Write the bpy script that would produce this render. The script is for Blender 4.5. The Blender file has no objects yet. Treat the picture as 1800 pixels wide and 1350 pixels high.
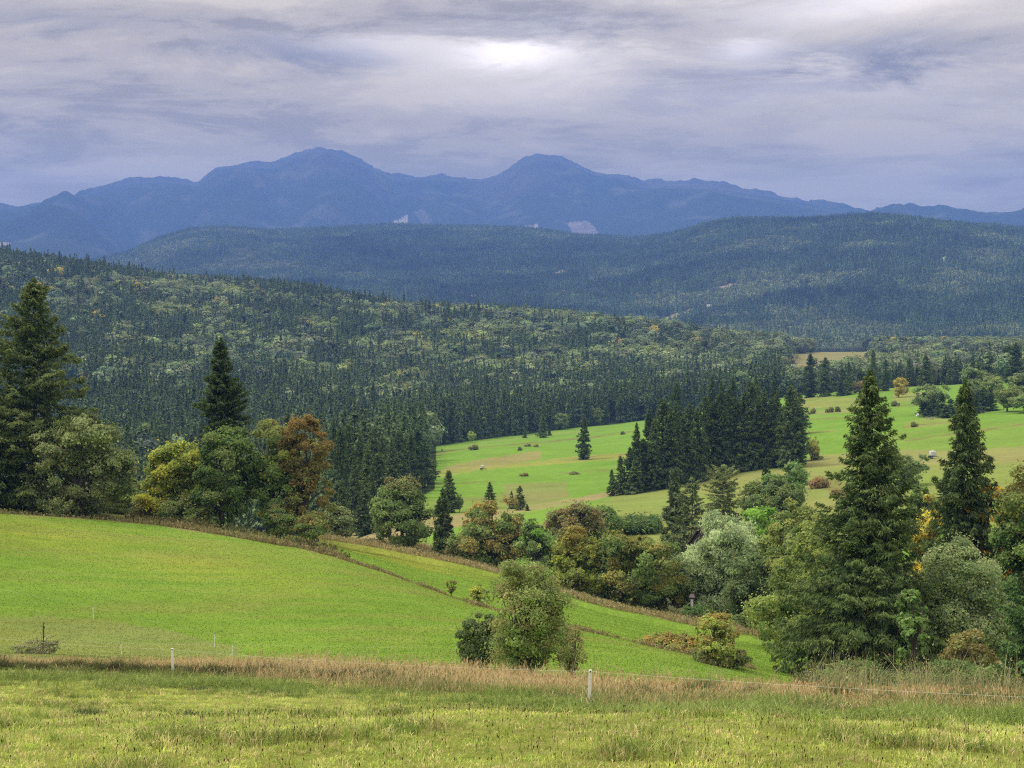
import bpy, math, random
import numpy as np

# ---------------------------------------------------------------- camera, sky, sun, exposure
scene = bpy.context.scene
COL = scene.collection
FPX = 2600.0                       # focal length in pixels of the 1800 x 1350 photograph
TILT = math.atan(75.0 / FPX)       # camera looks slightly down
cam_d = bpy.data.cameras.new("camera")
cam_d.sensor_width = 36.0
cam_d.lens = FPX / 1800.0 * 36.0
cam_d.clip_start = 0.1
cam_d.clip_end = 60000.0
cam = bpy.data.objects.new("camera", cam_d)
cam.location = (0, 0, 0)
cam.rotation_euler = (math.pi / 2 - TILT, 0, 0)
COL.objects.link(cam)
scene.camera = cam

SUN_EL, SUN_AZ = math.radians(52), math.radians(-72)     # azimuth clockwise from +Y (view direction)
SUN_STRENGTH, SUN_ANGLE = 1.5, math.radians(14)
CLOUD_GAIN = 1.0
EXPOSURE = 1.12
HAZE_DENSITY = 1.1e-4
HAZE_COLOR = (0.185, 0.330, 0.82)

scene.view_settings.view_transform = 'Standard'
scene.view_settings.look = 'None'
scene.view_settings.exposure = EXPOSURE
scene.view_settings.gamma = 1.0
scene.render.engine = 'CYCLES'
cy = scene.cycles
cy.max_bounces = 5
cy.diffuse_bounces = 3
cy.glossy_bounces = 1
cy.transmission_bounces = 3
cy.transparent_max_bounces = 6
cy.volume_bounces = 1
cy.filter_width = 1.15
cy.use_adaptive_sampling = True
cy.adaptive_threshold = 0.01
cy.use_denoising = False
cy.denoiser = 'OPENIMAGEDENOISE'
cy.denoising_input_passes = 'RGB_ALBEDO_NORMAL'
cy.denoising_prefilter = 'ACCURATE'
cy.sample_clamp_indirect = 4.0

world = bpy.data.worlds.new("World")
scene.world = world
world.use_nodes = True
wt = world.node_tree
wt.nodes.clear()


class NT:
    """tiny helper to write node trees"""
    def __init__(self, tree):
        self.t = tree

    def n(self, typ, props=None, **inp):
        nd = self.t.nodes.new(typ)
        for k, v in (props or {}).items():
            setattr(nd, k, v)
        for k, v in inp.items():
            key = int(k[1:]) if k[0] == 'i' and k[1:].isdigit() else k
            s = nd.inputs[key]
            if isinstance(v, bpy.types.NodeSocket):
                self.t.links.new(v, s)
            else:
                s.default_value = v
        return nd

    def math(self, op, a, b=0.0, c=None, clamp=False):
        nd = self.t.nodes.new('ShaderNodeMath')
        nd.operation = op
        nd.use_clamp = clamp
        for i, v in enumerate((a, b) if c is None else (a, b, c)):
            if isinstance(v, bpy.types.NodeSocket):
                self.t.links.new(v, nd.inputs[i])
            else:
                nd.inputs[i].default_value = v
        return nd.outputs[0]

    def mix(self, fac, a, b, mode='MIX'):
        nd = self.t.nodes.new('ShaderNodeMix')
        nd.data_type = 'RGBA'
        nd.blend_type = mode
        for i, v in ((0, fac), (6, a), (7, b)):
            if isinstance(v, bpy.types.NodeSocket):
                self.t.links.new(v, nd.inputs[i])
            elif i == 0:
                nd.inputs[0].default_value = v
            else:
                nd.inputs[i].default_value = (*v, 1.0) if len(v) == 3 else v
        return nd.outputs[2]

    def ramp(self, fac, stops, interp='EASE'):
        nd = self.t.nodes.new('ShaderNodeValToRGB')
        nd.color_ramp.interpolation = interp
        e = nd.color_ramp.elements
        while len(e) < len(stops):
            e.new(0.5)
        for el, (p, c) in zip(e, stops):
            el.position = p
            el.color = (c, c, c, 1) if isinstance(c, (int, float)) else (*c, 1)
        self.t.links.new(fac, nd.inputs[0])
        return nd.outputs[0]


def build_world():
    w = NT(wt)
    tc = w.n('ShaderNodeTexCoord')
    sep = w.n('ShaderNodeSeparateXYZ', i0=tc.outputs['Generated'])
    x, y, z = sep.outputs
    zc = w.math('MAXIMUM', z, 0.0)
    # a cloud deck seen in perspective: direction projected on a plane above the camera
    inv = w.math('DIVIDE', 1.0, w.math('ADD', zc, 0.10))
    u = w.math('MULTIPLY', x, inv)
    v = w.math('MULTIPLY', y, inv)
    P = w.n('ShaderNodeCombineXYZ', i0=w.math('MULTIPLY', u, 1.15), i1=w.math('MULTIPLY', v, 1.35), i2=0.0).outputs[0]
    n1 = w.n('ShaderNodeTexNoise', {'noise_dimensions': '3D'}, Vector=P, Scale=1.15, Detail=9.0, Roughness=0.60, Distortion=0.35).outputs['Fac']
    Q = w.n('ShaderNodeCombineXYZ', i0=w.math('ADD', w.math('MULTIPLY', u, 1.25), 7.3), i1=w.math('MULTIPLY', v, 1.5), i2=3.1).outputs[0]
    n2 = w.n('ShaderNodeTexNoise', {'noise_dimensions': '3D'}, Vector=Q, Scale=1.5, Detail=8.0, Roughness=0.68, Distortion=0.5).outputs['Fac']
    fac = w.math('ADD', w.math('MULTIPLY', n1, 0.56), w.math('MULTIPLY', n2, 0.44))
    dens = w.ramp(fac, [(0.42, 0.0), (0.50, 0.5), (0.575, 1.0)])
    thin = w.ramp(zc, [(0.0, (0.50, 0.44, 0.42)), (0.08, (0.54, 0.43, 0.24)), (0.14, (0.62, 0.475, 0.22)), (0.21, (0.64, 0.51, 0.28)), (0.5, (0.66, 0.62, 0.54))], 'LINEAR')
    thick = w.ramp(zc, [(0.0, (0.42, 0.38, 0.36)), (0.08, (0.39, 0.32, 0.15)), (0.14, (0.31, 0.23, 0.08)), (0.21, (0.29, 0.22, 0.10)), (0.5, (0.32, 0.30, 0.27))], 'LINEAR')
    cl = w.mix(dens, thin, thick)
    # thin places in the deck where the light comes through

    def glow(px, py, sx, sy, amp, soft):
        dx, dz = (px - 900) / FPX, (675 - py) / FPX
        d = (dx, math.cos(TILT) + dz * math.sin(TILT) * 1.0, dz * math.cos(TILT) - math.sin(TILT))
        ax, az = math.atan2(d[0], d[1]), math.atan2(d[2], math.hypot(d[0], d[1]))
        A = w.math('ARCTAN2', x, y)
        E = w.math('ARCTAN2', z, w.math('SQRT', w.math('ADD', w.math('MULTIPLY', x, x), w.math('MULTIPLY', y, y))))
        wob = w.math('MULTIPLY', w.math('SUBTRACT', n2, 0.5), soft)
        ex = w.math('DIVIDE', w.math('SUBTRACT', A, ax), sx / FPX)
        ez = w.math('ADD', w.math('DIVIDE', w.math('SUBTRACT', E, az), sy / FPX), wob)
        q = w.math('ADD', w.math('MULTIPLY', ex, ex), w.math('MULTIPLY', ez, ez))
        g = w.math('POWER', 2.718, w.math('MULTIPLY', q, -1.0))
        return w.math('MULTIPLY', g, amp)
    g = glow(905, 98, 90, 22, 0.9, 6.0)
    g = w.math('ADD', g, glow(920, 110, 260, 70, 0.35, 4.0))
    g = w.math('ADD', g, glow(1310, 85, 60, 22, 0.6, 6.0))
    g = w.math('ADD', g, glow(1540, 5, 240, 30, 0.7, 5.0))
    g = w.math('ADD', g, glow(1400, 160, 300, 50, 0.30, 6.0))
    g = w.math('ADD', g, glow(650, 75, 160, 25, 0.30, 6.0))
    dk = w.math('ADD', glow(540, 92, 170, 26, 0.46, 7.0), glow(1520, 92, 240, 24, 0.36, 9.0))
    dk = w.math('ADD', dk, glow(900, 35, 300, 30, 0.25, 5.0))
    dk = w.math('ADD', dk, glow(100, 25, 260, 22, 0.25, 5.0))
    m = w.math('MAXIMUM', w.math('SUBTRACT', 1.0, dk), 0.3)
    mv = w.n('ShaderNodeCombineXYZ', i0=m, i1=m, i2=m).outputs[0]
    cl = w.mix(1.0, cl, mv, 'MULTIPLY')
    gv = w.n('ShaderNodeCombineXYZ', i0=w.math('MULTIPLY', g, 0.56), i1=w.math('MULTIPLY', g, 0.54), i2=w.math('MULTIPLY', g, 0.58)).outputs[0]
    cl = w.mix(1.0, cl, gv, 'ADD')
    # an overcast sky is brightest overhead
    zen = w.ramp(z, [(0.0, 1.0), (0.27, 1.0), (0.6, 1.7), (1.0, 2.3)], 'LINEAR')
    cl = w.mix(1.0, cl, zen, 'MULTIPLY')
    bgc = w.n('ShaderNodeBackground', Color=cl, Strength=CLOUD_GAIN)
    sky = w.n('ShaderNodeTexSky', {'sky_type': 'NISHITA', 'sun_disc': False, 'sun_elevation': SUN_EL, 'sun_rotation': SUN_AZ})
    bgs = w.n('ShaderNodeBackground', Color=sky.outputs[0], Strength=0.07)
    cover = w.math('ADD', 0.86, w.math('MULTIPLY', dens, 0.10))
    mx = w.n('ShaderNodeMixShader', i0=cover, i1=bgs.outputs[0], i2=bgc.outputs[0])
    w.n('ShaderNodeOutputWorld', i0=mx.outputs[0])


build_world()

sun_d = bpy.data.lights.new("sun", 'SUN')
sun_d.energy = SUN_STRENGTH
sun_d.angle = SUN_ANGLE
sun_d.color = (1.0, 0.955, 0.88)
sun = bpy.data.objects.new("sun", sun_d)
sun.rotation_euler = (math.pi / 2 - SUN_EL, 0, math.pi - SUN_AZ)
COL.objects.link(sun)

# ---------------------------------------------------------------- numbers


def ray(px, py):
    """pixel of the photograph -> azimuth (from +Y, clockwise) and tangent of elevation"""
    px, py = np.asarray(px, float), np.asarray(py, float)
    cx, cz = (px - 900) / FPX, (675 - py) / FPX
    dx = cx
    dy = math.cos(TILT) + cz * math.sin(TILT)
    dz = -math.sin(TILT) + cz * math.cos(TILT)
    return np.arctan2(dx, dy), dz / np.hypot(dx, dy)


def project(x, y, z):
    """world -> pixel of the photograph"""
    c, s = math.cos(TILT), math.sin(TILT)
    f = y * c - z * s
    up = y * s + z * c
    f = np.where(f < 1e-3, 1e-3, f)
    return 900 + FPX * x / f, 675 - FPX * up / f


def hash2(ix, iy, seed):
    h = (ix.astype(np.int64) * 374761393 + iy.astype(np.int64) * 668265263 + seed * 982451653) & 0xFFFFFFFF
    h = ((h ^ (h >> 13)) * 1274126177) & 0xFFFFFFFF
    h = h ^ (h >> 16)
    return (h & 0xFFFFFF) / float(0xFFFFFF)


def vnoise(x, y, seed=0):
    ix, iy = np.floor(x), np.floor(y)
    fx, fy = x - ix, y - iy
    fx = fx * fx * (3 - 2 * fx)
    fy = fy * fy * (3 - 2 * fy)
    a, b = hash2(ix, iy, seed), hash2(ix + 1, iy, seed)
    c, d = hash2(ix, iy + 1, seed), hash2(ix + 1, iy + 1, seed)
    return (a * (1 - fx) + b * fx) * (1 - fy) + (c * (1 - fx) + d * fx) * fy


def fbm(x, y, oct=4, seed=0, gain=0.5):
    s, a, t = 0.0, 1.0, 0.0
    for o in range(oct):
        s = s + a * vnoise(x * 2 ** o + 17.3 * o, y * 2 ** o - 9.1 * o, seed + o)
        t += a
        a *= gain
    return s / t


def ridged(x, y, oct=5, seed=0):
    s, a, t = 0.0, 1.0, 0.0
    for o in range(oct):
        s = s + a * (1 - np.abs(2 * vnoise(x * 2 ** o + 5.7 * o, y * 2 ** o + 3.3 * o, seed + o) - 1))
        t += a
        a *= 0.5
    return s / t


# ---------------------------------------------------------------- terrain
# every feature line of the land (fence line, terrace edge, ravine, crest ...): (photo column, distance, photo row) or
# (photo column, distance, ('z', height)); heights are relative to the camera
def Z(v):
    return ('z', v)


FEAT = [
    ('slope0', [(0, 0.6, Z(-1.8))]),
    ('slope1', [(0, 3, Z(-2.3))]),
    ('slope2', [(0, 8, Z(-3.34))]),
    ('slope3', [(0, 14, Z(-4.55))]),
    ('near', [(-400, 22, 1330), (2200, 20, 1352)]),
    ('near2', [(-400, 30, 1278), (900, 28, 1290), (2200, 27, 1300)]),
    ('strip_front', [(-400, 64, 1165), (0, 60, 1178), (300, 56, 1189), (700, 46, 1212), (1060, 41, 1236), (1420, 38, 1248), (1800, 36, 1258), (2200, 35, 1265)]),
    ('strip_back', [(-400, 76, 1140), (0, 71, 1155), (300, 67, 1163), (700, 56, 1180), (1060, 50, 1206), (1420, 47, 1222), (1800, 45, 1234), (2200, 44, 1242)]),
    ('field_near', [(-400, 90, 1105), (0, 86, 1118), (300, 83, 1138), (560, 79, 1150), (820, 76, 1152), (1060, 72, 1186), (1240, 72, 1200), (1420, 76, 1212), (1600, 80, 1212), (1800, 80, 1215), (2200, 80, 1220)]),
    ('hedge', [(-400, 138, 880), (0, 140, 899), (200, 144, 910), (300, 142, 922), (400, 138, 938), (560, 128, 966), (700, 117, 1010), (820, 108, 1058), (1060, 95, 1114), (1240, 87, 1156), (1420, 90, 1195), (1600, 92, 1195), (1800, 92, 1195), (2200, 92, 1200)]),
    ('strip_far', [(-400, 150, 876), (0, 152, 894), (200, 155, 903), (300, 157, 917), (400, 162, 930), (560, 168, 946), (700, 166, 968), (870, 160, 1004), (960, 155, 1036), (1060, 150, 1066), (1240, 140, 1102), (1420, 131, 1131), (1600, 122, 1160), (1800, 120, 1175), (2200, 120, 1180)]),
    ('ravine', [(-400, 250, Z(-40)), (0, 245, Z(-40)), (300, 240, Z(-37)), (560, 235, 955), (700, 225, 962), (870, 215, Z(-35.5)), (1060, 200, Z(-36)), (1240, 190, Z(-35)), (1420, 180, Z(-33)), (1600, 175, Z(-31)), (1800, 170, Z(-28)), (2200, 170, Z(-26))]),
    ('meadow_foot', [(-400, 320, Z(-58)), (0, 310, Z(-56)), (300, 300, Z(-52)), (560, 300, Z(-44)), (640, 290, 938), (820, 290, 925), (1060, 285, 920), (1240, 280, 915), (1420, 280, 905), (1600, 270, 892), (1800, 260, 878), (2200, 250, 870)]),
    ('meadow_low', [(-400, 420, Z(-64)), (0, 410, Z(-62)), (300, 400, Z(-58)), (560, 400, 918), (640, 400, 897), (700, 400, 880), (820, 400, 878), (1060, 400, 870), (1240, 400, 846), (1350, 400, 826), (1420, 400, 822), (1600, 400, 806), (1800, 400, 788), (2200, 400, 780)]),
    ('meadow_mid', [(-400, 600, Z(-62)), (0, 600, Z(-60)), (300, 600, Z(-58)), (560, 600, 842), (700, 600, 810), (820, 600, 797), (1060, 600, 790), (1240, 600, 768), (1420, 600, 735), (1600, 600, 725), (1800, 600, 712), (2200, 600, 705)]),
    ('meadow_far', [(-400, 700, Z(-60)), (0, 700, Z(-58)), (300, 700, Z(-57)), (560, 700, 820), (740, 720, 790), (820, 770, 776), (960, 840, 759), (1120, 880, 742), (1240, 880, 725), (1400, 830, 694), (1600, 800, 680), (1800, 760, 670), (2200, 740, 662)]),
    ('wood_low', [(-400, 1000, 690), (0, 1000, 700), (300, 1000, 708), (560, 1000, 724), (820, 1000, 735), (1060, 1060, 722), (1240, 1060, 708), (1420, 1000, 700), (1600, 1000, 690), (1800, 950, 680), (2200, 950, 670)]),
    ('wood_mid', [(-400, 1350, 585), (0, 1350, 598), (300, 1350, 615), (560, 1350, 632), (820, 1350, 648), (1060, 1350, 655), (1240, 1350, 656), (1420, 1350, 648), (1600, 1350, 646), (1800, 1300, 642), (2200, 1300, 630)]),
    ('wood_crest', [(-400, 2050, 440), (0, 2000, 468), (120, 1960, 486), (300, 1900, 512), (430, 1860, 520), (500, 1840, 524), (620, 1790, 545), (720, 1750, 562), (820, 1700, 566), (960, 1650, 574), (1060, 1600, 586), (1180, 1550, 596), (1240, 1520, 612), (1420, 1700, 620), (1600, 1750, 616), (1800, 1750, 616), (2200, 1750, 610)]),
    ('behind', [(-400, 2400, 545), (0, 2400, 560), (560, 2400, 610), (1060, 2300, 622), (1240, 2300, 622), (1420, 2300, 622), (1800, 2350, 618), (2200, 2400, 610)]),
    ('valley', [(-400, 3200, 520), (0, 3200, 540), (300, 3200, 560), (560, 3200, 568), (820, 3200, 568), (1060, 3200, 575), (1240, 3100, 570), (1420, 3000, 570), (1600, 2950, 565), (1800, 2900, 560), (2200, 2900, 550)]),
    ('hill_flank', [(-400, 4300, 505), (0, 4300, 520), (230, 4300, 520), (300, 4400, 510), (560, 4400, 500), (820, 4400, 490), (1060, 4300, 490), (1240, 4000, 478), (1420, 3800, 470), (1600, 3700, 466), (1800, 3700, 480), (2200, 3700, 490)]),
    ('hill_crest', [(-400, 6000, 470), (0, 6000, 476), (120, 6200, 474), (225, 6400, 452), (300, 6500, 424), (350, 6500, 412), (400, 6500, 408), (470, 6500, 414), (700, 6500, 408), (850, 6500, 410), (1060, 6200, 425), (1130, 5800, 426), (1180, 5500, 420), (1240, 5200, 402), (1290, 5050, 392), (1420, 4800, 394), (1520, 4700, 386), (1600, 4650, 389), (1700, 4700, 402), (1800, 4800, 412), (2000, 4900, 425), (2200, 5000, 435)]),
    ('hill_back', [(-400, 7600, 480), (0, 7600, 470), (230, 7800, 470), (560, 8000, 455), (1240, 8000, 455), (2200, 8000, 455)]),
    ('shoulder', [(-400, 9600, 330), (-100, 9600, 352), (0, 9600, 358), (35, 9600, 360), (72, 9600, 348), (120, 9600, 354), (160, 9600, 388), (200, 9600, 430), (230, 9600, 458), (270, 9600, 455), (330, 9600, 432), (420, 9600, 405), (500, 9600, 418), (600, 9600, 398), (690, 9600, 402), (780, 9600, 385), (860, 9600, 415), (960, 9600, 395), (1050, 9600, 410), (1180, 9600, 400), (1300, 9600, 390), (1500, 9600, 405), (1700, 9600, 420), (2200, 9600, 430)]),
    ('ridge', [(-400, 12300, 350), (0, 12300, 362), (60, 12300, 366), (110, 12300, 354), (125, 12400, 349), (160, 12500, 335), (220, 12500, 320), (290, 12500, 313), (345, 12400, 323), (362, 12350, 308), (380, 12300, 293), (420, 12200, 289), (480, 12200, 291), (500, 12100, 281), (520, 12100, 270), (540, 12000, 262), (566, 12000, 259), (585, 12000, 264), (610, 12000, 275), (640, 12000, 286), (665, 12100, 298), (690, 12300, 308), (740, 12500, 311), (800, 12600, 309), (850, 12500, 314), (875, 12300, 304), (900, 12200, 289), (922, 12200, 277), (945, 12200, 273), (980, 12200, 278), (1000, 12200, 284), (1020, 12200, 291), (1045, 12200, 302), (1085, 12200, 307), (1110, 12200, 314), (1130, 12300, 323), (1180, 12400, 318), (1240, 12300, 321), (1300, 12200, 332), (1400, 12100, 350), (1470, 12000, 362), (1520, 12000, 374), (1580, 12300, 384), (1640, 12700, 374), (1700, 12900, 374), (1750, 12900, 380), (1800, 12900, 388), (1900, 12900, 396), (2200, 12900, 380)]),
    ('ridge_back', [(-400, 14200, 420), (2200, 14200, 430)]),
]
KI = {n: i for i, (n, _) in enumerate(FEAT)}
LIMIT = 0.40                                          # azimuths past +-23 degrees repeat the edge profile


def feature_arrays(th):
    """distance and height of each feature line at the azimuths th -> (K, n), (K, n)"""
    R, Zs = [], []
    tg = np.linspace(-0.52, 0.52, 1041)
    for name, pts in FEAT:
        tt, rr, zz = [], [], []
        for px, r, v in pts:
            if isinstance(v, tuple):
                a, _ = ray(px, 600)
                z = v[1]
            else:
                a, t = ray(px, v)
                z = t * r
            tt.append(float(a)); rr.append(r); zz.append(float(z))
        r = np.interp(tg, tt, rr)
        q = np.interp(tg, tt, np.array(zz) / np.array(rr))
        sg = {'ridge': 0.0007, 'hill_crest': 0.003, 'shoulder': 0.003}.get(name, 0.014 if name != 'wood_crest' else 0.008)
        kx = np.arange(-60, 61) * (tg[1] - tg[0])
        k = np.exp(-0.5 * (kx / sg) ** 2)
        k /= k.sum()
        r = np.convolve(np.pad(r, 60, mode='edge'), k, 'valid')
        q = np.convolve(np.pad(q, 60, mode='edge'), k, 'valid')
        R.append(np.interp(th, tg, r))
        Zs.append(np.interp(th, tg, q * r))
    return np.array(R), np.array(Zs)


def pchip_columns(R, Zs, logr):
    """monotone cubic in log distance for every column: -> heights (rows, n) and feature coordinate (rows, n)"""
    X = np.log(R)
    h = np.diff(X, axis=0)
    dl = np.diff(Zs, axis=0) / h
    d = np.zeros_like(Zs)
    w1 = 2 * h[1:] + h[:-1]
    w2 = h[1:] + 2 * h[:-1]
    same = dl[1:] * dl[:-1] > 0
    with np.errstate(divide='ignore', invalid='ignore'):
        hm = (w1 + w2) / (w1 / dl[:-1] + w2 / dl[1:])
    d[1:-1] = np.where(same, hm, 0)
    d[0], d[-1] = dl[0], dl[-1]
    n = R.shape[1]
    out = np.zeros((len(logr), n))
    kc = np.zeros((len(logr), n))
    cols = np.arange(n)
    for i, lr in enumerate(logr):
        k = np.clip((X <= lr).sum(axis=0) - 1, 0, len(X) - 2)
        x0, hh = X[k, cols], h[k, cols]
        t = np.clip((lr - x0) / hh, 0, 1)
        z0, z1, d0, d1 = Zs[k, cols], Zs[k + 1, cols], d[k, cols], d[k + 1, cols]
        out[i] = z0 * (2 * t ** 3 - 3 * t ** 2 + 1) + hh * d0 * (t ** 3 - 2 * t ** 2 + t) + z1 * (-2 * t ** 3 + 3 * t ** 2) + hh * d1 * (t ** 3 - t ** 2)
        kc[i] = k + t
    return out, kc


inner = np.arange(-0.385, 0.3851, 0.00085)
coarse = np.radians(np.concatenate([np.arange(23, 60, 1.5), np.arange(60, 181, 5)]))
TH = np.concatenate([-coarse[::-1], inner, coarse[:-1]])
ROWS = np.concatenate([np.linspace(math.log(0.6), math.log(15), 24, endpoint=False),
                       np.linspace(math.log(15), math.log(2400), 660, endpoint=False),
                       np.linspace(math.log(2400), math.log(8300), 210, endpoint=False),
                       np.linspace(math.log(8300), math.log(14100), 200)])
RR, ZZ = feature_arrays(np.clip(TH, -LIMIT, LIMIT))
HG, KG = pchip_columns(RR, ZZ, ROWS)
r_g = np.exp(ROWS)[:, None]
X_g = r_g * np.sin(TH)[None]
Y_g = r_g * np.cos(TH)[None]
# behind the viewer the land levels out
bw = np.clip((np.abs(TH) - math.radians(50)) / math.radians(50), 0, 1)
bw = (bw * bw * (3 - 2 * bw))[None]
HG = HG * (1 - bw) + (-1.8 - 0.002 * r_g) * bw
# small relief
HG += (fbm(X_g / 3.1, Y_g / 3.1, 3, 5) - 0.5) * 0.16 * np.clip(r_g / 20, 0.2, 1) * (r_g < 200)
HG += (fbm(X_g / 45, Y_g / 45, 3, 9) - 0.5) * 1.6 * np.clip((r_g - 280) / 200, 0, 1)
HG += (fbm(X_g / 260, Y_g / 260, 4, 19) - 0.5) * 26 * np.clip((r_g - 2400) / 900, 0, 1)
kr = KG - KI['hill_back']
wm = np.clip(kr, 0, 1) * np.clip((KI['ridge'] - KG) * 1.6, 0, 1)
HG += (ridged(X_g / 1700 + 3, Y_g / 2100, 6, 31) - 0.62) * 620 * wm
HG += (ridged(X_g / 500, Y_g / 500, 4, 77) - 0.6) * 70 * np.clip(kr, 0, 1) * np.clip((KI['ridge'] + 0.05 - KG) * 2, 0.0, 1)
HG += (fbm(X_g / 190, Y_g / 190, 5, 78, 0.6) - 0.5) * 90 * np.clip(kr - 0.5, 0, 1)
t_top = np.maximum(ZZ[KI['ridge']] / RR[KI['ridge']], ZZ[KI['shoulder']] / RR[KI['shoulder']])[None]
inner_m = (KG > KI['hill_back']) & (KG < KI['ridge'] - 0.03) & (np.abs(TH) < 0.8)[None]
lim_ = (t_top * r_g) - 14 - 60 * np.clip(KI['ridge'] - KG, 0, 1)
HG = np.where(inner_m & (HG > lim_) & (np.abs(KG - KI['shoulder']) > 0.2), lim_, HG)
# terrace step under the hedge row
dk = KG - KI['hedge']
HG -= 0.5 * (1 / (1 + np.exp(-dk * 90))) * (r_g < 170) * (dk < 0.9)


def terrain(x, y):
    """height of the ground at world x, y (arrays)"""
    th, lr = np.arctan2(x, y), np.log(np.maximum(np.hypot(x, y), 0.7))
    i = np.interp(lr, ROWS, np.arange(len(ROWS)))
    j = np.interp(th, TH, np.arange(len(TH)))
    i0, j0 = np.minimum(i.astype(int), len(ROWS) - 2), np.minimum(j.astype(int), len(TH) - 2)
    a, b = i - i0, j - j0
    return (HG[i0, j0] * (1 - a) + HG[i0 + 1, j0] * a) * (1 - b) + (HG[i0, j0 + 1] * (1 - a) + HG[i0 + 1, j0 + 1] * a) * b


def featr(name, th):
    j = np.interp(th, TH, np.arange(len(TH)))
    return np.interp(j, np.arange(len(TH)), RR[KI[name]])


def inpoly(px, py, poly):
    c = np.zeros(np.shape(px), bool)
    n = len(poly)
    for i in range(n):
        x0, y0 = poly[i]
        x1, y1 = poly[(i + 1) % n]
        if y0 == y1:
            continue
        t = ((y0 > py) != (y1 > py)) & (px < (x1 - x0) * (py - y0) / (y1 - y0) + x0)
        c ^= t
    return c


# ---------------------------------------------------------------- mesh helpers


def mesh_np(name, V, quads=None, tris=None, col=None, mats=(), midx=None, smooth=False):
    """numpy arrays -> mesh; quads come before triangles"""
    me = bpy.data.meshes.new(name)
    V = np.ascontiguousarray(V, dtype=np.float32)
    nq = 0 if quads is None else len(quads)
    nt = 0 if tris is None else len(tris)
    me.vertices.add(len(V))
    me.vertices.foreach_set('co', V.ravel())
    loops = []
    if nq:
        loops.append(np.asarray(quads, np.int32).ravel())
    if nt:
        loops.append(np.asarray(tris, np.int32).ravel())
    loops = np.concatenate(loops)
    me.loops.add(len(loops))
    me.loops.foreach_set('vertex_index', loops)
    me.polygons.add(nq + nt)
    starts = np.concatenate([np.arange(nq) * 4, nq * 4 + np.arange(nt) * 3]).astype(np.int32)
    me.polygons.foreach_set('loop_start', starts)
    me.polygons.foreach_set('use_smooth', np.full(nq + nt, smooth, bool))
    for m in mats:
        me.materials.append(m)
    if midx is not None:
        me.polygons.foreach_set('material_index', np.asarray(midx, np.int32))
    me.update(calc_edges=True)
    if col is not None:
        a = me.color_attributes.new('Col', 'FLOAT_COLOR', 'POINT')
        c = np.ones((len(V), 4), np.float32)
        c[:, :3] = col
        a.data.foreach_set('color', c.ravel())
    return me


def link(name, me, parent=None, loc=None, rot=None):
    o = bpy.data.objects.new(name, me)
    COL.objects.link(o)
    if parent is not None:
        o.parent = parent
    if loc is not None:
        o.location = loc
    if rot is not None:
        o.rotation_euler = rot
    return o


def tag(o, label=None, cat=None, group=None, kind=None):
    if label: o['label'] = label
    if cat: o['category'] = cat
    if group: o['group'] = group
    if kind: o['kind'] = kind
    return o


def empty(name, loc, rz=0.0):
    o = link(name, None, None, loc, (0, 0, rz))
    o.empty_display_size = 0.5
    return o


# ---------------------------------------------------------------- materials


def new_mat(name):
    m = bpy.data.materials.new(name)
    m.use_nodes = True
    m.node_tree.nodes.clear()
    return m, NT(m.node_tree)


def foliage_mat(name, transl=0.3, var=0.25, scale=0.6):
    m, w = new_mat(name)
    col = w.n('ShaderNodeAttribute', {'attribute_name': 'Col'}).outputs['Color']
    ti = w.n('ShaderNodeAttribute', {'attribute_name': 'tint', 'attribute_type': 'INSTANCER'}).outputs['Vector']
    tv = w.n('ShaderNodeVectorMath', {'operation': 'ADD'}, i0=ti, i1=(1, 1, 1)).outputs[0]
    c = w.mix(1.0, col, tv, 'MULTIPLY')
    rnd = w.n('ShaderNodeObjectInfo').outputs['Random']
    v = w.math('ADD', 1 - var / 2, w.math('MULTIPLY', rnd, var))
    vv = w.n('ShaderNodeCombineXYZ', i0=v, i1=v, i2=v).outputs[0]
    c = w.mix(1.0, c, vv, 'MULTIPLY')
    d = w.n('ShaderNodeBsdfDiffuse', Color=c)
    t = w.n('ShaderNodeBsdfTranslucent', Color=c)
    mx = w.n('ShaderNodeMixShader', i0=transl, i1=d.outputs[0], i2=t.outputs[0])
    w.n('ShaderNodeOutputMaterial', i0=mx.outputs[0])
    return m


def bark_mat(name, c1, c2):
    m, w = new_mat(name)
    tc = w.n('ShaderNodeTexCoord').outputs['Object']
    mp = w.n('ShaderNodeMapping', Vector=tc, Scale=(6, 6, 1.2)).outputs[0]
    n = w.n('ShaderNodeTexNoise', Vector=mp, Scale=2.0, Detail=5.0, Roughness=0.7).outputs['Fac']
    c = w.mix(w.ramp(n, [(0.35, 0.0), (0.65, 1.0)]), c1, c2)
    b = w.n('ShaderNodeBump', Height=n, Strength=0.6, Distance=0.05)
    p = w.n('ShaderNodeBsdfPrincipled', Roughness=0.9, Normal=b.outputs[0])
    p.inputs['Base Color'].default_value = (1, 1, 1, 1)
    w.t.links.new(c, p.inputs['Base Color'])
    w.n('ShaderNodeOutputMaterial', i0=p.outputs[0])
    return m


M_LEAF = foliage_mat('leaf', 0.42, 0.0)
M_NEEDLE = foliage_mat('needle', 0.2, 0.0)
M_FAR = foliage_mat('forest_foliage', 0.25, 0.35)
M_GRASS = foliage_mat('grass_blade', 0.35, 0.0)
M_BARK = bark_mat('bark_grey_brown', (0.035, 0.028, 0.022), (0.11, 0.09, 0.07))
M_BARK2 = bark_mat('bark_spruce', (0.03, 0.022, 0.016), (0.09, 0.065, 0.045))


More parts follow.
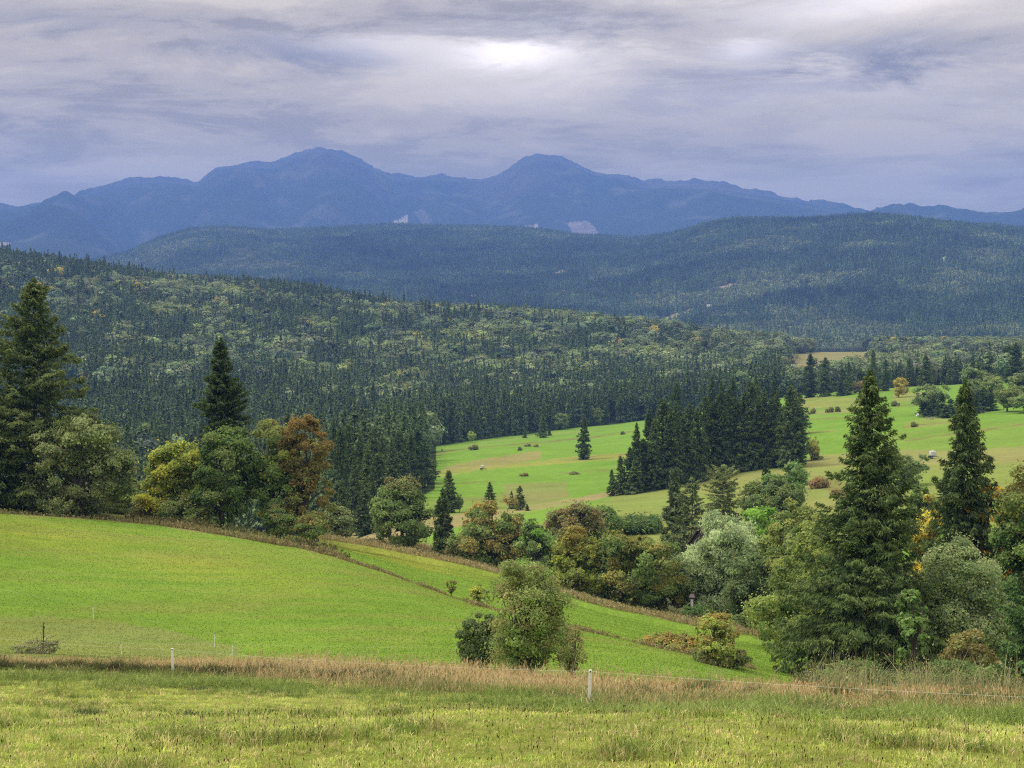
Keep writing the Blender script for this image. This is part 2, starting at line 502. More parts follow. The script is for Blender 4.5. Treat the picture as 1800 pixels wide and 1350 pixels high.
def plain_mat(name, col, rough=0.6, metal=0.0, noise=0.15, scale=4.0, bump=0.0):
    m, w = new_mat(name)
    tc = w.n('ShaderNodeTexCoord').outputs['Object']
    n = w.n('ShaderNodeTexNoise', Vector=tc, Scale=scale, Detail=5.0, Roughness=0.65).outputs['Fac']
    c = w.mix(n, tuple(v * (1 - noise) for v in col), tuple(min(1, v * (1 + noise)) for v in col))
    p = w.n('ShaderNodeBsdfPrincipled', Roughness=rough, Metallic=metal)
    w.t.links.new(c, p.inputs['Base Color'])
    if bump:
        b = w.n('ShaderNodeBump', Height=n, Strength=bump, Distance=0.03)
        w.t.links.new(b.outputs[0], p.inputs['Normal'])
    w.n('ShaderNodeOutputMaterial', i0=p.outputs[0])
    return m


def land_mat(name, s1, s2, bump_d, amp=0.35, bump_s=0.7, fine=6.0):
    """vertex albedo times world-space noise"""
    m, w = new_mat(name)
    col = w.n('ShaderNodeAttribute', {'attribute_name': 'Col'}).outputs['Color']
    pos = w.n('ShaderNodeNewGeometry').outputs['Position']
    a = w.n('ShaderNodeTexNoise', Vector=pos, Scale=s1, Detail=6.0, Roughness=0.62).outputs['Fac']
    b = w.n('ShaderNodeTexNoise', Vector=pos, Scale=s2, Detail=5.0, Roughness=0.7).outputs['Fac']
    c = w.n('ShaderNodeTexNoise', Vector=pos, Scale=fine, Detail=3.0, Roughness=0.7).outputs['Fac']
    k = w.math('ADD', w.math('MULTIPLY', a, 0.35), w.math('ADD', w.math('MULTIPLY', b, 0.35), w.math('MULTIPLY', c, 0.3)))
    v = w.math('ADD', 1 - amp, w.math('MULTIPLY', w.math('SUBTRACT', k, 0.32), amp * 2 / 0.36))
    v = w.math('MAXIMUM', v, 0.25)
    vv = w.n('ShaderNodeCombineXYZ', i0=v, i1=w.math('POWER', v, 0.85), i2=v).outputs[0]
    cc = w.mix(1.0, col, vv, 'MULTIPLY')
    bm = w.n('ShaderNodeBump', Height=w.math('ADD', b, c), Strength=bump_s, Distance=bump_d)
    d = w.n('ShaderNodeBsdfDiffuse', Color=cc, Normal=bm.outputs[0])
    w.n('ShaderNodeOutputMaterial', i0=d.outputs[0])
    return m


M_LAND = land_mat('meadow_turf', 0.05, 0.45, 0.06, 0.34, 0.45, 3.0)
M_HILL = land_mat('hill_forest_floor', 0.004, 0.02, 4.0, 0.35, 0.6, 0.08)
M_MOUNT = land_mat('mountain_slope', 0.0016, 0.006, 30.0, 0.40, 0.9, 0.03)

# ---------------------------------------------------------------- land colours (albedo of what grows there)
G_BRIGHT = np.array([0.135, 0.230, 0.034])
G_FIELD = np.array([0.145, 0.225, 0.032])
G_YELLOW = np.array([0.235, 0.245, 0.040])
G_OLIVE = np.array([0.175, 0.190, 0.055])
G_NEAR = np.array([0.200, 0.220, 0.045])
TAN = np.array([0.270, 0.205, 0.095])
BROWN = np.array([0.170, 0.120, 0.055])
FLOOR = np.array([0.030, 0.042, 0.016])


def land_colour(X, Y, H, K, r):
    px, py = project(X, Y, H)
    C = np.zeros(X.shape + (3,))
    n1 = fbm(X / 9, Y / 9, 4, 101)
    n2 = fbm(X / 40, Y / 40, 4, 202)
    n3 = fbm(X / 2.5, Y / 2.5, 3, 303)

    def lay(mask, c):
        mask = np.clip(mask, 0, 1)[..., None]
        C[...] = C * (1 - mask) + c * mask

    def step(a, w):
        return np.clip(a / w + 0.5, 0, 1)
    C[...] = G_NEAR * 0.8
    lay(np.clip((n1 - 0.5) * 5, 0, 1) * 0.6, np.array([0.26, 0.27, 0.085]))
    lay(np.clip((0.46 - n1) * 6, 0, 1) * 0.7, np.array([0.12, 0.19, 0.035]))
    ks, kb, kf, kh, kt = KI['strip_front'], KI['strip_back'], KI['field_near'], KI['hedge'], KI['strip_far']
    jit = (n3 - 0.5) * 0.35
    lay(step(K + jit - ks, 0.1), TAN * 0.8)
    lay(step(K + jit * 0.7 - kb - 0.1, 0.15), G_FIELD)
    # mown olive corner on the left
    oc = inpoly(px + (n1 - .5) * 40, py + (n3 - .5) * 8, [(-600, 1078), (0, 1084), (165, 1088), (300, 1112), (420, 1140), (420, 1175), (-600, 1175)]) & (K > kb - 0.3) & (K < kh)
    lay(oc * 0.9, np.array([0.180, 0.205, 0.060]))
    fld = (K > kf - 0.4) & (K < kh)
    st = np.clip(1 - np.abs((py - (925 + 0.19 * px)) / 48), 0, 1) * np.clip((650 - px) / 350, 0, 1)
    st2 = np.clip(fbm(X / 5, Y / 30, 3, 44) * 2.4 - 0.75, 0, 1)
    lay(fld * st * (0.35 + 0.65 * st2) * 0.95, G_YELLOW)
    lay(fld * np.clip((n2 - 0.5) * 4, 0, 1) * 0.45, np.array([0.115, 0.205, 0.030]))
    ctr = fbm(r / 1.6 + n2 * 3, np.arctan2(X, Y) * 9, 3, 45)
    lay(fld * np.clip((ctr - 0.52) * 6, 0, 1) * 0.60, np.array([0.175, 0.195, 0.045]))
    lay(fld * np.clip((0.46 - ctr) * 6, 0, 1) * 0.45, np.array([0.105, 0.185, 0.026]))
    lay(fld * np.clip((n1 - 0.56) * 6, 0, 1) * 0.35, np.array([0.20, 0.215, 0.05]))
    lay(step(K - kh + jit * 0.25 + 0.02, 0.05) * (K < kh + 0.4), TAN * 0.75)
    strip = (K > kh) & (K < kt + 0.6)
    lay(step(K - kh - 0.07 + jit * 0.3, 0.06), G_FIELD * 1.03)
    lay(strip * np.clip((K - kh - 0.45 + (n1 - .5)) * 3, 0, 1) * np.clip((1000 - px) / 260, 0, 1) * 0.75, G_YELLOW * 1.08)
    lay(strip * np.clip((n2 - 0.5) * 5, 0, 1) * 0.5, G_OLIVE)
    lay(step(K - kt + 0.03 + jit * 0.2, 0.06), TAN * 1.05)
    lay(step(K - kt - 0.12, 0.1), np.array([0.07, 0.075, 0.03]))
    lay((px > 540) * (px < 760) * step(K - KI['ravine'] + 0.25 + jit, 0.1), TAN * 0.9)
    # valley meadow
    m = step(K - KI['meadow_foot'] + 0.55 + (n1 - .5) * 0.3, 0.1)
    lay(m, G_BRIGHT * 1.05)
    v = (r > 230) & (r < 1000)
    P = (px + (n1 - 0.5) * 8, py + (n1 - 0.5) * 2.5)

    def patch(poly, c, a=0.9):
        lay(v * inpoly(P[0], P[1], poly) * a * (0.55 + 0.6 * np.clip(n2 * 1.6 - 0.3, 0, 1)), np.array(c))
    patch([(600, 905), (690, 885), (760, 878), (900, 868), (1000, 872), (940, 905), (640, 950)], G_OLIVE, 0.6)
    patch([(765, 829), (800, 815), (950, 791), (952, 806), (876, 820), (800, 832)], [0.25, 0.19, 0.085], 0.65)
    patch([(755, 838), (765, 829), (876, 818), (1020, 801), (1120, 796), (1120, 803), (1000, 814), (850, 826), (755, 842)], [0.23, 0.235, 0.055], 0.8)
    patch([(884, 852), (996, 845), (1000, 872), (925, 893), (884, 893)], [0.19, 0.195, 0.065], 0.85)
    patch([(998, 844), (1058, 839), (1054, 866), (1001, 871)], G_BRIGHT * 1.05)
    patch([(560, 955), (600, 930), (700, 915), (925, 890), (1071, 864), (1110, 858), (1080, 872), (930, 903), (760, 935), (600, 965)], [0.27, 0.21, 0.10], 0.9)
    patch([(930, 925), (1071, 876), (1100, 868), (1250, 828), (1330, 812), (1420, 806), (1480, 800), (1850, 796), (1850, 990), (900, 990)], [0.195, 0.215, 0.060], 0.92)
    patch([(1150, 850), (1400, 822), (1500, 850), (1640, 880), (1500, 900), (1300, 880)], [0.235, 0.215, 0.075], 0.45)
    patch([(880, 905), (1000, 888), (1070, 884), (1000, 915), (880, 930)], G_BRIGHT * 1.1)
    patch([(1440, 838), (1470, 842), (1510, 865), (1480, 875), (1450, 860)], BROWN, 0.7)
    patch([(1395, 698), (1470, 697), (1520, 700), (1525, 716), (1490, 726), (1470, 716), (1395, 719)], [0.245, 0.215, 0.07], 0.75)
    patch([(1395, 719), (1470, 716), (1490, 726), (1395, 733)], [0.17, 0.225, 0.05], 0.8)
    patch([(1570, 690), (1625, 688), (1620, 705), (1570, 708)], [0.24, 0.22, 0.07], 0.8)
    patch([(1590, 742), (1660, 730), (1720, 738), (1650, 750), (1590, 754)], [0.21, 0.23, 0.06], 0.8)
    patch([(1500, 768), (1600, 758), (1850, 735), (1850, 800), (1500, 808)], [0.165, 0.235, 0.045], 0.8)
    patch([(1420, 800), (1560, 790), (1700, 792), (1850, 780), (1850, 812), (1420, 820)], [0.225, 0.215, 0.075], 0.8)

    def line(pts, c, wd=1.6, a=0.85, wob=2.5):
        xs, ys = zip(*pts)
        yy = np.interp(px, xs, ys) + (n1 - 0.5) * wob
        d = np.clip(1.3 - np.abs(py - yy) / wd, 0, 1) * (px > xs[0]) * (px < xs[-1]) * v
        lay(d * a * np.clip(n3 * 3 - 0.7, 0, 1), np.array(c))
    line([(750, 801), (800, 792), (880, 783), (960, 777), (1040, 769), (1120, 757)], BROWN)
    line([(755, 776 + 18), (850, 779), (960, 764), (1050, 757)], TAN, 1.2, 0.5)
    line([(752, 852), (790, 850), (870, 846)], BROWN * 0.8, 1.2)
    line([(985, 832), (1060, 826), (1120, 822)], BROWN, 1.3)
    line([(1010, 806), (1050, 801), (1120, 797)], BROWN, 1.0)
    line([(1398, 738), (1480, 734), (1560, 727)], BROWN, 1.2)
    line([(1395, 728), (1450, 725), (1520, 722)], TAN, 1.3)
    line([(1570, 715), (1620, 711), (1640, 708)], BROWN, 1.5)
    line([(1585, 753), (1612, 747), (1680, 742)], BROWN, 1.3)
    line([(1590, 775), (1640, 768), (1700, 760), (1760, 752), (1850, 738)], BROWN, 1.6)
    line([(1395, 762), (1420, 760), (1470, 757)], TAN, 1.5)
    # woodland floor
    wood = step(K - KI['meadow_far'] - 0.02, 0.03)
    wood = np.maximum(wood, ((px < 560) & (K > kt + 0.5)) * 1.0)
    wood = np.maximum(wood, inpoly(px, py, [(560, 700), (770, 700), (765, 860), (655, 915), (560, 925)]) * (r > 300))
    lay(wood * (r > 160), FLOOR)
    far = (r > 1000) & (r < 2400)
    lay(far * inpoly(px + (n2 - .5) * 20, py + (n2 - .5) * 6, CLEARING) * 1.0, np.array([0.21, 0.19, 0.075]))
    return C


CLEARING = [(1385, 626), (1440, 617), (1560, 618), (1575, 624), (1520, 636), (1455, 652), (1395, 650)]

nA = int(np.searchsorted(ROWS, math.log(2400)))
nB = int(np.searchsorted(ROWS, math.log(8300)))


def sheet(name, i0, i1, j0, j1, mat, colour, wrap=False):
    x, y, h = X_g[i0:i1, j0:j1], Y_g[i0:i1, j0:j1], HG[i0:i1, j0:j1]
    nr, nc = x.shape
    V = np.stack([x, y, h], -1).reshape(-1, 3)
    a = (np.arange(nr - 1)[:, None] * nc + np.arange(nc - 1)[None]).ravel()
    q = np.stack([a, a + 1, a + 1 + nc, a + nc], 1)
    if wrap:
        b = np.arange(nr - 1) * nc
        q = np.concatenate([q, np.stack([b + nc - 1, b, b + nc, b + 2 * nc - 1], 1)])
        tri = np.stack([np.full(nc - 1, 0), np.arange(nc - 1), np.arange(nc - 1) + 1], 1)[1:]
    me = mesh_np(name, V, q[:, ::-1], None, colour.reshape(-1, 3), (mat,), smooth=True)
    o = link(name, me)
    o['kind'] = 'structure'
    return o


x, y, h, K = X_g[:nA + 1], Y_g[:nA + 1], HG[:nA + 1], KG[:nA + 1]
sheet('ground', 0, nA + 1, 0, len(TH), M_LAND, land_colour(x, y, h, K, r_g[:nA + 1]), wrap=True)
jj = np.where(np.abs(TH) < 0.75)[0]
j0, j1 = jj[0], jj[-1] + 1

HILL_CLEAR = [([(955, 487), (990, 474), (1000, 478), (970, 490)], (0.34, 0.27, 0.17)),
              ([(800, 523), (835, 517), (852, 522), (820, 527)], (0.36, 0.28, 0.18)),
              ([(1135, 570), (1180, 552), (1215, 543), (1232, 546), (1205, 556), (1180, 570), (1140, 572)], (0.26, 0.24, 0.11)),
              ([(1165, 563), (1195, 556), (1205, 560), (1180, 568)], (0.16, 0.26, 0.06)),
              ([(1648, 452), (1662, 449), (1672, 455), (1660, 461)], (0.20, 0.28, 0.10)),
              ([(1255, 505), (1290, 497), (1300, 502), (1270, 510)], (0.27, 0.20, 0.12))]


def hill_colour(x, y, h):
    px, py = project(x, y, h)
    n = fbm(x / 300, y / 300, 4, 7)[..., None]
    c = FLOOR * (0.8 + 0.6 * n) + np.array([0.006, 0.012, 0.0]) * n
    for poly, cc in HILL_CLEAR:
        m = inpoly(px, py, poly)[..., None]
        c = np.where(m, np.array(cc), c)
    return c


x, y, h = X_g[nA:nB + 1, j0:j1], Y_g[nA:nB + 1, j0:j1], HG[nA:nB + 1, j0:j1]
sheet('hills', nA, nB + 1, j0, j1, M_HILL, hill_colour(x, y, h))


def mount_colour(x, y, h):
    px, py = project(x, y, h)
    n = fbm(x / 700, y / 700, 5, 17)
    n2 = fbm(x / 160, y / 160, 4, 23)
    wood, rock = np.array([0.028, 0.045, 0.022]), np.array([0.085, 0.082, 0.075])
    a = np.clip((h - 1050) / 350 + (n - 0.5) * 3, 0, 1)[..., None]
    c = wood * (1 - a) + rock * a * 0.8 + wood * a * 0.2
    s = np.clip((n2 - 0.60) * 8, 0, 1)[..., None] * 0.35
    c = c * (1 - s) + np.array([0.16, 0.16, 0.10]) * s
    for poly, cc in [([(668, 398), (716, 377), (716, 398), (690, 402)], (0.42, 0.38, 0.32)),
                     ([(1000, 392), (1030, 387), (1050, 402), (1046, 415), (1005, 412)], (0.22, 0.19, 0.16)),
                     ([(728, 372), (745, 366), (760, 388), (745, 396)], (0.10, 0.10, 0.09)),
                     ([(-50, 420), (40, 430), (110, 450), (60, 462), (-50, 460)], (0.30, 0.25, 0.2)),
                     ([(920, 398), (945, 394), (950, 404), (930, 408)], (0.38, 0.31, 0.25)),
                     ([(1320, 385), (1345, 384), (1330, 392)], (0.38, 0.31, 0.25))]:
        m = inpoly(px + (n2 - .5) * 14, py + (n2 - .5) * 5, poly)[..., None]
        c = np.where(m, np.array(cc), c)
    return c


x, y, h = X_g[nB:, j0:j1], Y_g[nB:, j0:j1], HG[nB:, j0:j1]
sheet('mountains', nB, len(ROWS), j0, j1, M_MOUNT, mount_colour(x, y, h))

# ---------------------------------------------------------------- haze: the air between here and the mountains


def build_haze():
    m, w = new_mat('haze_air')
    v = w.n('ShaderNodeVolumePrincipled')
    v.inputs['Color'].default_value = (*HAZE_COLOR, 1)
    v.inputs['Density'].default_value = HAZE_DENSITY
    v.inputs['Anisotropy'].default_value = 0.0
    w.t.links.new(v.outputs[0], w.n('ShaderNodeOutputMaterial').inputs['Volume'])
    x0, x1, y0, y1 = -14500, 14500, -14500, 14800
    z0, z1 = float(HG.min()) - 1.0, float(HG.max()) + 60
    V = [(x, y, z) for z in (z0, z1) for y in (y0, y1) for x in (x0, x1)]
    q = [(0, 2, 3, 1), (4, 5, 7, 6), (0, 1, 5, 4), (2, 6, 7, 3), (0, 4, 6, 2), (1, 3, 7, 5)]
    me = mesh_np('haze', np.array(V), q, None, None, (m,))
    o = link('haze', me)
    tag(o, 'thin blue haze filling the air between the meadow and the mountains', 'haze', None, 'stuff')
    return o


build_haze()

# ---------------------------------------------------------------- plants


def unit(v):
    return v / np.maximum(np.linalg.norm(v, axis=-1, keepdims=True), 1e-9)


def tube(pts, rad, seg=6):
    """polyline with radii -> verts, quads"""
    pts = np.asarray(pts, float)
    n = len(pts)
    d = unit(np.gradient(pts, axis=0))
    up = np.where(np.abs(d[:, 2:3]) > 0.9, np.array([[1.0, 0, 0]]), np.array([[0, 0, 1.0]]))
    a = unit(np.cross(d, up))
    b = np.cross(d, a)
    an = np.arange(seg) * 2 * math.pi / seg
    ring = a[:, None] * np.cos(an)[None, :, None] + b[:, None] * np.sin(an)[None, :, None]
    V = (pts[:, None] + ring * np.asarray(rad)[:, None, None]).reshape(-1, 3)
    i = (np.arange(n - 1)[:, None] * seg + np.arange(seg)[None]).ravel()
    k = (np.arange(n - 1)[:, None] * seg + (np.arange(seg)[None] + 1) % seg).ravel()
    return V, np.stack([i, k, k + seg, i + seg], 1)


class Geo:
    def __init__(self):
        self.V, self.Q, self.C, self.M, self.n = [], [], [], [], 0

    def add(self, V, Q, C=None, m=0):
        self.V.append(V)
        self.Q.append(np.asarray(Q) + self.n)
        c = np.ones((len(V), 3)) * 0.1 if C is None else np.broadcast_to(C, (len(V), 3))
        self.C.append(c)
        self.M.append(np.full(len(Q), m))
        self.n += len(V)

    def mesh(self, name, mats, smooth=False):
        return mesh_np(name, np.concatenate(self.V), np.concatenate(self.Q), None, np.concatenate(self.C), mats, np.concatenate(self.M), smooth)


def diamonds(P, A, B):
    """leaf shaped quads: centre line A (half length vector), half width vector B"""
    n = len(P)
    V = np.stack([P - A, P + B * 1.0 - A * 0.1, P + A, P - B * 1.0 - A * 0.1], 1).reshape(-1, 3)
    Q = np.arange(n * 4).reshape(n, 4)
    return V, Q


def rep4(c):
    return np.repeat(c, 4, axis=0)


def deciduous(seed, H, W, env=None, ncl=70, nleaf=14000, leaf=0.16, pal=((0.07, 0.11, 0.03),), topc=None, tw=0.0,
              rcl=0.13, droop=0.0, smooth_n=False, trunks=1, trunk_h=0.5, aspect=1.6, fill=0.55, spray=1.0, wisp=0.0):
    """-> (crown Geo, trunk Geo). env: lobes (x, z, rx, rz, weight) in units of W and H"""
    rg = np.random.RandomState(seed)
    env = env or [(0, 0.58, 0.48, 0.42, 1.0)]
    kids = []
    for (ex, ez, erx, erz, ew) in env:
        kids.append((ex, ez, erx * 1.02, erz * 0.99, ew * 0.5))
        for k in range(6 if H > 6 else 0):
            a_, q_ = rg.uniform(0, 6.28), rg.uniform(0.50, 0.76)
            f_ = rg.uniform(0.30, 0.48)
            kids.append((ex + math.cos(a_) * q_ * erx, ez + math.sin(a_) * q_ * erz, erx * f_, erz * f_ * rg.uniform(0.8, 1.3), ew * 0.5 * f_ / 2))
    env = kids
    ncl, nleaf, rcl, wisp = int(ncl * 1.8), int(nleaf * 1.35), rcl * 0.80, wisp + 0.12
    wts = np.array([e[4] for e in env], float)
    wts /= wts.sum()
    pick = rg.choice(len(env), ncl, p=wts)
    E = np.array([e[:4] for e in env])[pick]
    d = unit(rg.normal(size=(ncl, 3)))
    rad = rg.uniform(fill, 0.92, ncl) ** 0.8
    yoff = rg.normal(0, 0.28, len(env))[pick] * W * 0.5
    c0 = np.stack([E[:, 0] * W, yoff, E[:, 1] * H], 1)
    R3 = np.stack([E[:, 2] * W, E[:, 2] * W * 0.95, E[:, 3] * H], 1)
    cc = c0 + d * R3 * rad[:, None]
    lo = 0.06 * H
    cc[:, 2] = np.maximum(cc[:, 2], lo + rg.uniform(0, 0.08, ncl) * H)
    rc = rcl * W * rg.uniform(0.6, 1.45, ncl) * (0.9 + 0.3 * E[:, 2] / 0.48)
    n_each = np.maximum(3, (nleaf * rc ** 2 / (rc ** 2).sum())).astype(int)
    ci = np.repeat(np.arange(ncl), n_each)
    n = len(ci)
    dirs = unit(rg.normal(size=(n, 3)))
    out = unit((cc - c0) / R3 ** 2 + np.array([0, 0, 0.35]) / W)[ci]
    flip = (dirs * out).sum(1) < -0.25
    dirs[flip] *= -1
    rr = rc[ci] * (rg.uniform(0.35, 1.0, n) ** 0.5) * (1 + wisp * rg.exponential(0.35, n))
    an = rg.uniform(0.7, 1.35, (ncl, 3)) * np.array([1.05, 1.05, 0.72])
    P = cc[ci] + dirs * rr[:, None] * an[ci]
    stray = rg.rand(n) < 0.13
    P[stray] += rg.normal(0, 0.5, (stray.sum(), 3)) * rc[ci][stray][:, None]
    P[:, 2] -= droop * rg.uniform(0, 1, n) * rc[ci] * 1.6
    P[:, 2] = np.maximum(P[:, 2], 0.02 * H)
    nm = unit(dirs * 0.7 + out * 0.4 + rg.normal(0, 0.55, (n, 3)) + np.array([0, 0, 0.35]))
    if smooth_n:
        nm = unit(dirs + out * 0.6 + rg.normal(0, 0.25, (n, 3)) + np.array([0, 0, 0.5]))
    A = unit(np.cross(nm, rg.normal(size=(n, 3))))
    if droop:
        A = unit(A + np.array([0, 0, -droop * 1.5]))
    B = unit(np.cross(nm, A))
    s = leaf * rg.uniform(0.55, 1.35, n)[:, None]
    V, Q = diamonds(P, A * s * 0.5 * aspect, B * s * 0.5)
    pal = np.array(pal, float)
    pal = pal * np.array([2.5, 2.7, 2.4])
    pc = pal[rg.randint(0, len(pal), ncl)]
    pc = pc * rg.uniform(0.82, 1.2, ncl)[:, None]
    if topc is not None:
        k = np.clip((cc[:, 2] / H - topc[1]) / (1 - topc[1]) * 1.3 + rg.normal(0, 0.25, ncl), 0, 1)[:, None]
        pc = pc * (1 - k) + np.array(topc[0]) * 2.2 * k
    col = pc[ci] * rg.uniform(0.75, 1.28, n)[:, None] * (1 + rg.normal(0, 0.06, (n, 3)))
    other = rg.rand(n) < 0.10
    col[other] = pal[rg.randint(0, len(pal), other.sum())] * 1.15
    g = Geo()
    g.add(V, Q, rep4(np.clip(col, 0.004, 1)))
    t = Geo()
    tr = tw or 0.018 * H + 0.01 * W
    for k in range(trunks):
        ox = 0 if trunks == 1 else rg.normal(0, 0.035 * W)
        oy = 0 if trunks == 1 else rg.normal(0, 0.035 * W)
        lean = rg.normal(0, 0.04 if trunks == 1 else 0.13, 2) * H
        hs = np.linspace(0, 1, 9)
        hh = (0.82 if trunks == 1 else rg.uniform(0.5, 0.9)) * H
        wv = rg.normal(0, 0.008 * H, (9, 2)) * (hs > 0)[:, None]
        pts = np.stack([ox + lean[0] * hs + wv[:, 0], oy + lean[1] * hs + wv[:, 1], hs * hh - 0.25 * (hs == 0)], 1)
        rk = tr * (1 if trunks == 1 else rg.uniform(0.35, 0.7))
        rad_ = rk * (1 - hs) ** 0.8 + 0.012 * (H / 10)
        rad_[0] *= 1.35
        Vt, Qt = tube(pts, rad_, 7)
        t.add(Vt, Qt)
        mine = np.where(np.arange(ncl) % trunks == k)[0]
        for c in mine[:max(5, int(34 / trunks))]:
            e = cc[c]
            f = np.clip(0.25 + 0.6 * rg.rand() * e[2] / H, 0.2, 0.85)
            j = f * 8
            st = pts[int(j)] * (1 - j % 1) + pts[min(int(j) + 1, 8)] * (j % 1)
            if e[2] < st[2]:
                st = pts[int(max(1, min(7, e[2] / H * 6)))]
            u = np.linspace(0, 1, 5)[:, None]
            mid = (st + e) / 2 + np.array([0, 0, 0.1 * H * rg.uniform(-0.3, 0.8)])
            cv = st * (1 - u) ** 2 + 2 * mid * u * (1 - u) + e * u ** 2
            r0 = np.interp(f, hs, rad_) * 0.55
            Vt, Qt = tube(cv, r0 * (1 - 0.85 * u[:, 0]) + 0.006, 5)
            t.add(Vt, Qt)
    return g, t


def spruce(seed, H, W, nb=190, nspray=26000, ls=0.42, ws=0.10, pal=((0.035, 0.06, 0.02),), prof=0.85, base=0.04, ragged=0.22,
           hang=0.5, up=0.35, tr=None, tip=None, thin=1.0, flat=0.16, lean=0.0, taper_top=0.02):
    """conifer: whorled branches carrying needle sprays"""
    rg = np.random.RandomState(seed)
    u = base + (0.985 - base) * rg.uniform(0, 1, nb) ** 0.92
    u.sort()
    q = 1 - u
    env = np.minimum(q ** prof, 1.0) * (0.55 + 0.45 * np.clip((u - base) / 0.10, 0, 1)) + taper_top
    slow = 1 + 0.10 * np.sin(u * 9 + rg.rand() * 6) + 0.06 * np.sin(u * 23 + rg.rand() * 6)
    L = W / 2 * env * slow * np.clip(1 + rg.normal(0, ragged, nb), 0.45, 1.45) * np.where(rg.rand(nb) < 0.03, 1.25, 1.0)
    az = np.arange(nb) * 2.39996 + rg.normal(0, 0.35, nb)
    p1, p2 = rg.uniform(0, 6.28, 2)
    L = L * (1 + 0.13 * np.sin(az + p1 + u * 7) + 0.10 * np.sin(2 * az + p2 - u * 12))
    wgt = L ** 1.15 + 0.02 * W
    n_each = np.maximum(6, nspray * wgt / wgt.sum()).astype(int)
    bi = np.repeat(np.arange(nb), n_each)
    n = len(bi)
    # sprays sit in tufts (branchlets) along and beside each branch
    per = max(3, int(min(26, nspray / nb / 5)))
    tid = np.arange(n) // per
    nt_ = tid[-1] + 1
    s = (0.05 + 0.97 * rg.uniform(0.04, 1.0, nt_) ** 0.72)[tid]
    v = rg.uniform(-1, 1, nt_)[tid]
    tz_ = (rg.exponential(0.55, nt_) * hang + rg.normal(0, 0.25, nt_))[tid] * ls
    tb = rg.uniform(0.72, 1.35, nt_)[tid]
    Lb = L[bi]
    s = s + rg.normal(0, 0.5 * ls, n) / np.maximum(Lb, 0.5) * 0.8
    s = np.clip(s, 0.02, 1.06)
    wid = flat * 2.0 * L[bi] * np.maximum(1.05 - s, 0.02) ** 0.75 + 0.05
    v = v + rg.normal(0, 0.4 * ls, n) / wid
    v = np.clip(v, -1.5, 1.5)
    up_b = (up * (u - 0.35) * 1.6 + rg.normal(0, 0.07, nb))[bi]
    dr = (hang * (1.15 - u) * rg.uniform(0.7, 1.3, nb))[bi]

    def path(s):
        return up_b * s - dr * s ** 1.6 * 0.75 + dr * 0.40 * s ** 4
    ca, sa = np.cos(az)[bi], np.sin(az)[bi]
    rad = s * Lb
    lat = v * wid
    z = (u * H)[bi] + path(s) * Lb - np.abs(v) * wid * 0.25 - rg.exponential(0.35, n) * hang * ls - tz_
    lx = lean * z
    P = np.stack([ca * rad - sa * lat + lx, sa * rad + ca * lat, z], 1)
    P[:, 2] = np.maximum(P[:, 2], 0.03)
    fw = np.stack([ca, sa, np.zeros(n)], 1)
    sd = np.stack([-sa, ca, np.zeros(n)], 1)
    A = unit(fw * rg.uniform(0.3, 1.0, n)[:, None] + sd * (np.sign(v) * rg.uniform(0.1, 1.0, n))[:, None] + np.array([0, 0, 1.0]) * (rg.normal(-0.25, 0.4, n) - hang * 0.45 + 0.5 * up_b)[:, None])
    B = unit(np.cross(A, unit(rg.normal(size=(n, 3)) * 0.8 + np.array([0, 0, 1.0]))))
    f = rg.uniform(0.6, 1.35, n)[:, None]
    V, Q = diamonds(P, A * ls * 0.5 * f, B * ws * 0.5 * rg.uniform(0.7, 1.4, n)[:, None])
    pal = np.array(pal, float)
    pal = pal * 1.95
    pb = pal[rg.randint(0, len(pal), nb)] * rg.uniform(0.8, 1.2, nb)[:, None]
    col = pb[bi] * (rg.uniform(0.75, 1.28, n) * tb)[:, None]
    if tip is not None:
        k = (np.clip((s - 0.55) * 2.2, 0, 1) * rg.uniform(0.2, 1, n))[:, None]
        col = col * (1 - k) + np.array(tip) * 1.9 * k
    g = Geo()
    # leader
    m = max(10, int(nspray * 0.006))
    tz = rg.uniform(0.93, 1.0, m)
    Pt = np.stack([lean * tz * H + rg.normal(0, 0.008 * W, m), rg.normal(0, 0.008 * W, m), tz * H], 1)
    At = unit(np.stack([rg.normal(0, 0.5, m), rg.normal(0, 0.5, m), np.full(m, 0.9)], 1))
    Bt = unit(np.cross(At, rg.normal(size=(m, 3))))
    V2, Q2 = diamonds(Pt, At * ls * 0.4, Bt * ws * 0.5)
    g.add(V, Q, rep4(col))
    g.add(V2, Q2, pal.mean(0))
    t = Geo()
    r0 = tr or 0.014 * H
    hs = np.linspace(0, 1, 10)
    wob = rg.normal(0, 0.002 * H, (10, 2))
    pts = np.stack([lean * hs * H + wob[:, 0], wob[:, 1], hs * H * 0.985 - 0.4 * (hs == 0)], 1)
    Vt, Qt = tube(pts, r0 * (1 - hs) ** 0.9 + 0.012, 8)
    t.add(Vt, Qt)
    if nb >= 60:
        for b in range(0, nb, 2):
            uu = np.linspace(0, 1, 5)
            k = dict(u=up * (u[b] - 0.35) * 1.6, d=hang * (1.15 - u[b]))
            zz = u[b] * H + (k['u'] * uu - k['d'] * uu ** 1.6 * 0.75 + k['d'] * 0.4 * uu ** 4) * L[b]
            pp = np.stack([math.cos(az[b]) * uu * L[b] * 0.9 + lean * zz, math.sin(az[b]) * uu * L[b] * 0.9, zz], 1)
            Vt, Qt = tube(pp, (0.012 + 0.035 * q[b] * H / 20) * (1.05 - uu), 4)
            t.add(Vt, Qt)
    return g, t


def place(px, r):
    a, _ = ray(px, 600)
    a = float(a)
    x, y = r * math.sin(a), r * math.cos(a)
    return x, y, float(terrain(np.array([x]), np.array([y]))[0]), a


def height_for(px, top, r):
    """height a plant at distance r needs for its top to reach photo row top"""
    x, y, z, a = place(px, r)
    _, t = ray(px, top)
    return float(t) * r - z


USED = {}


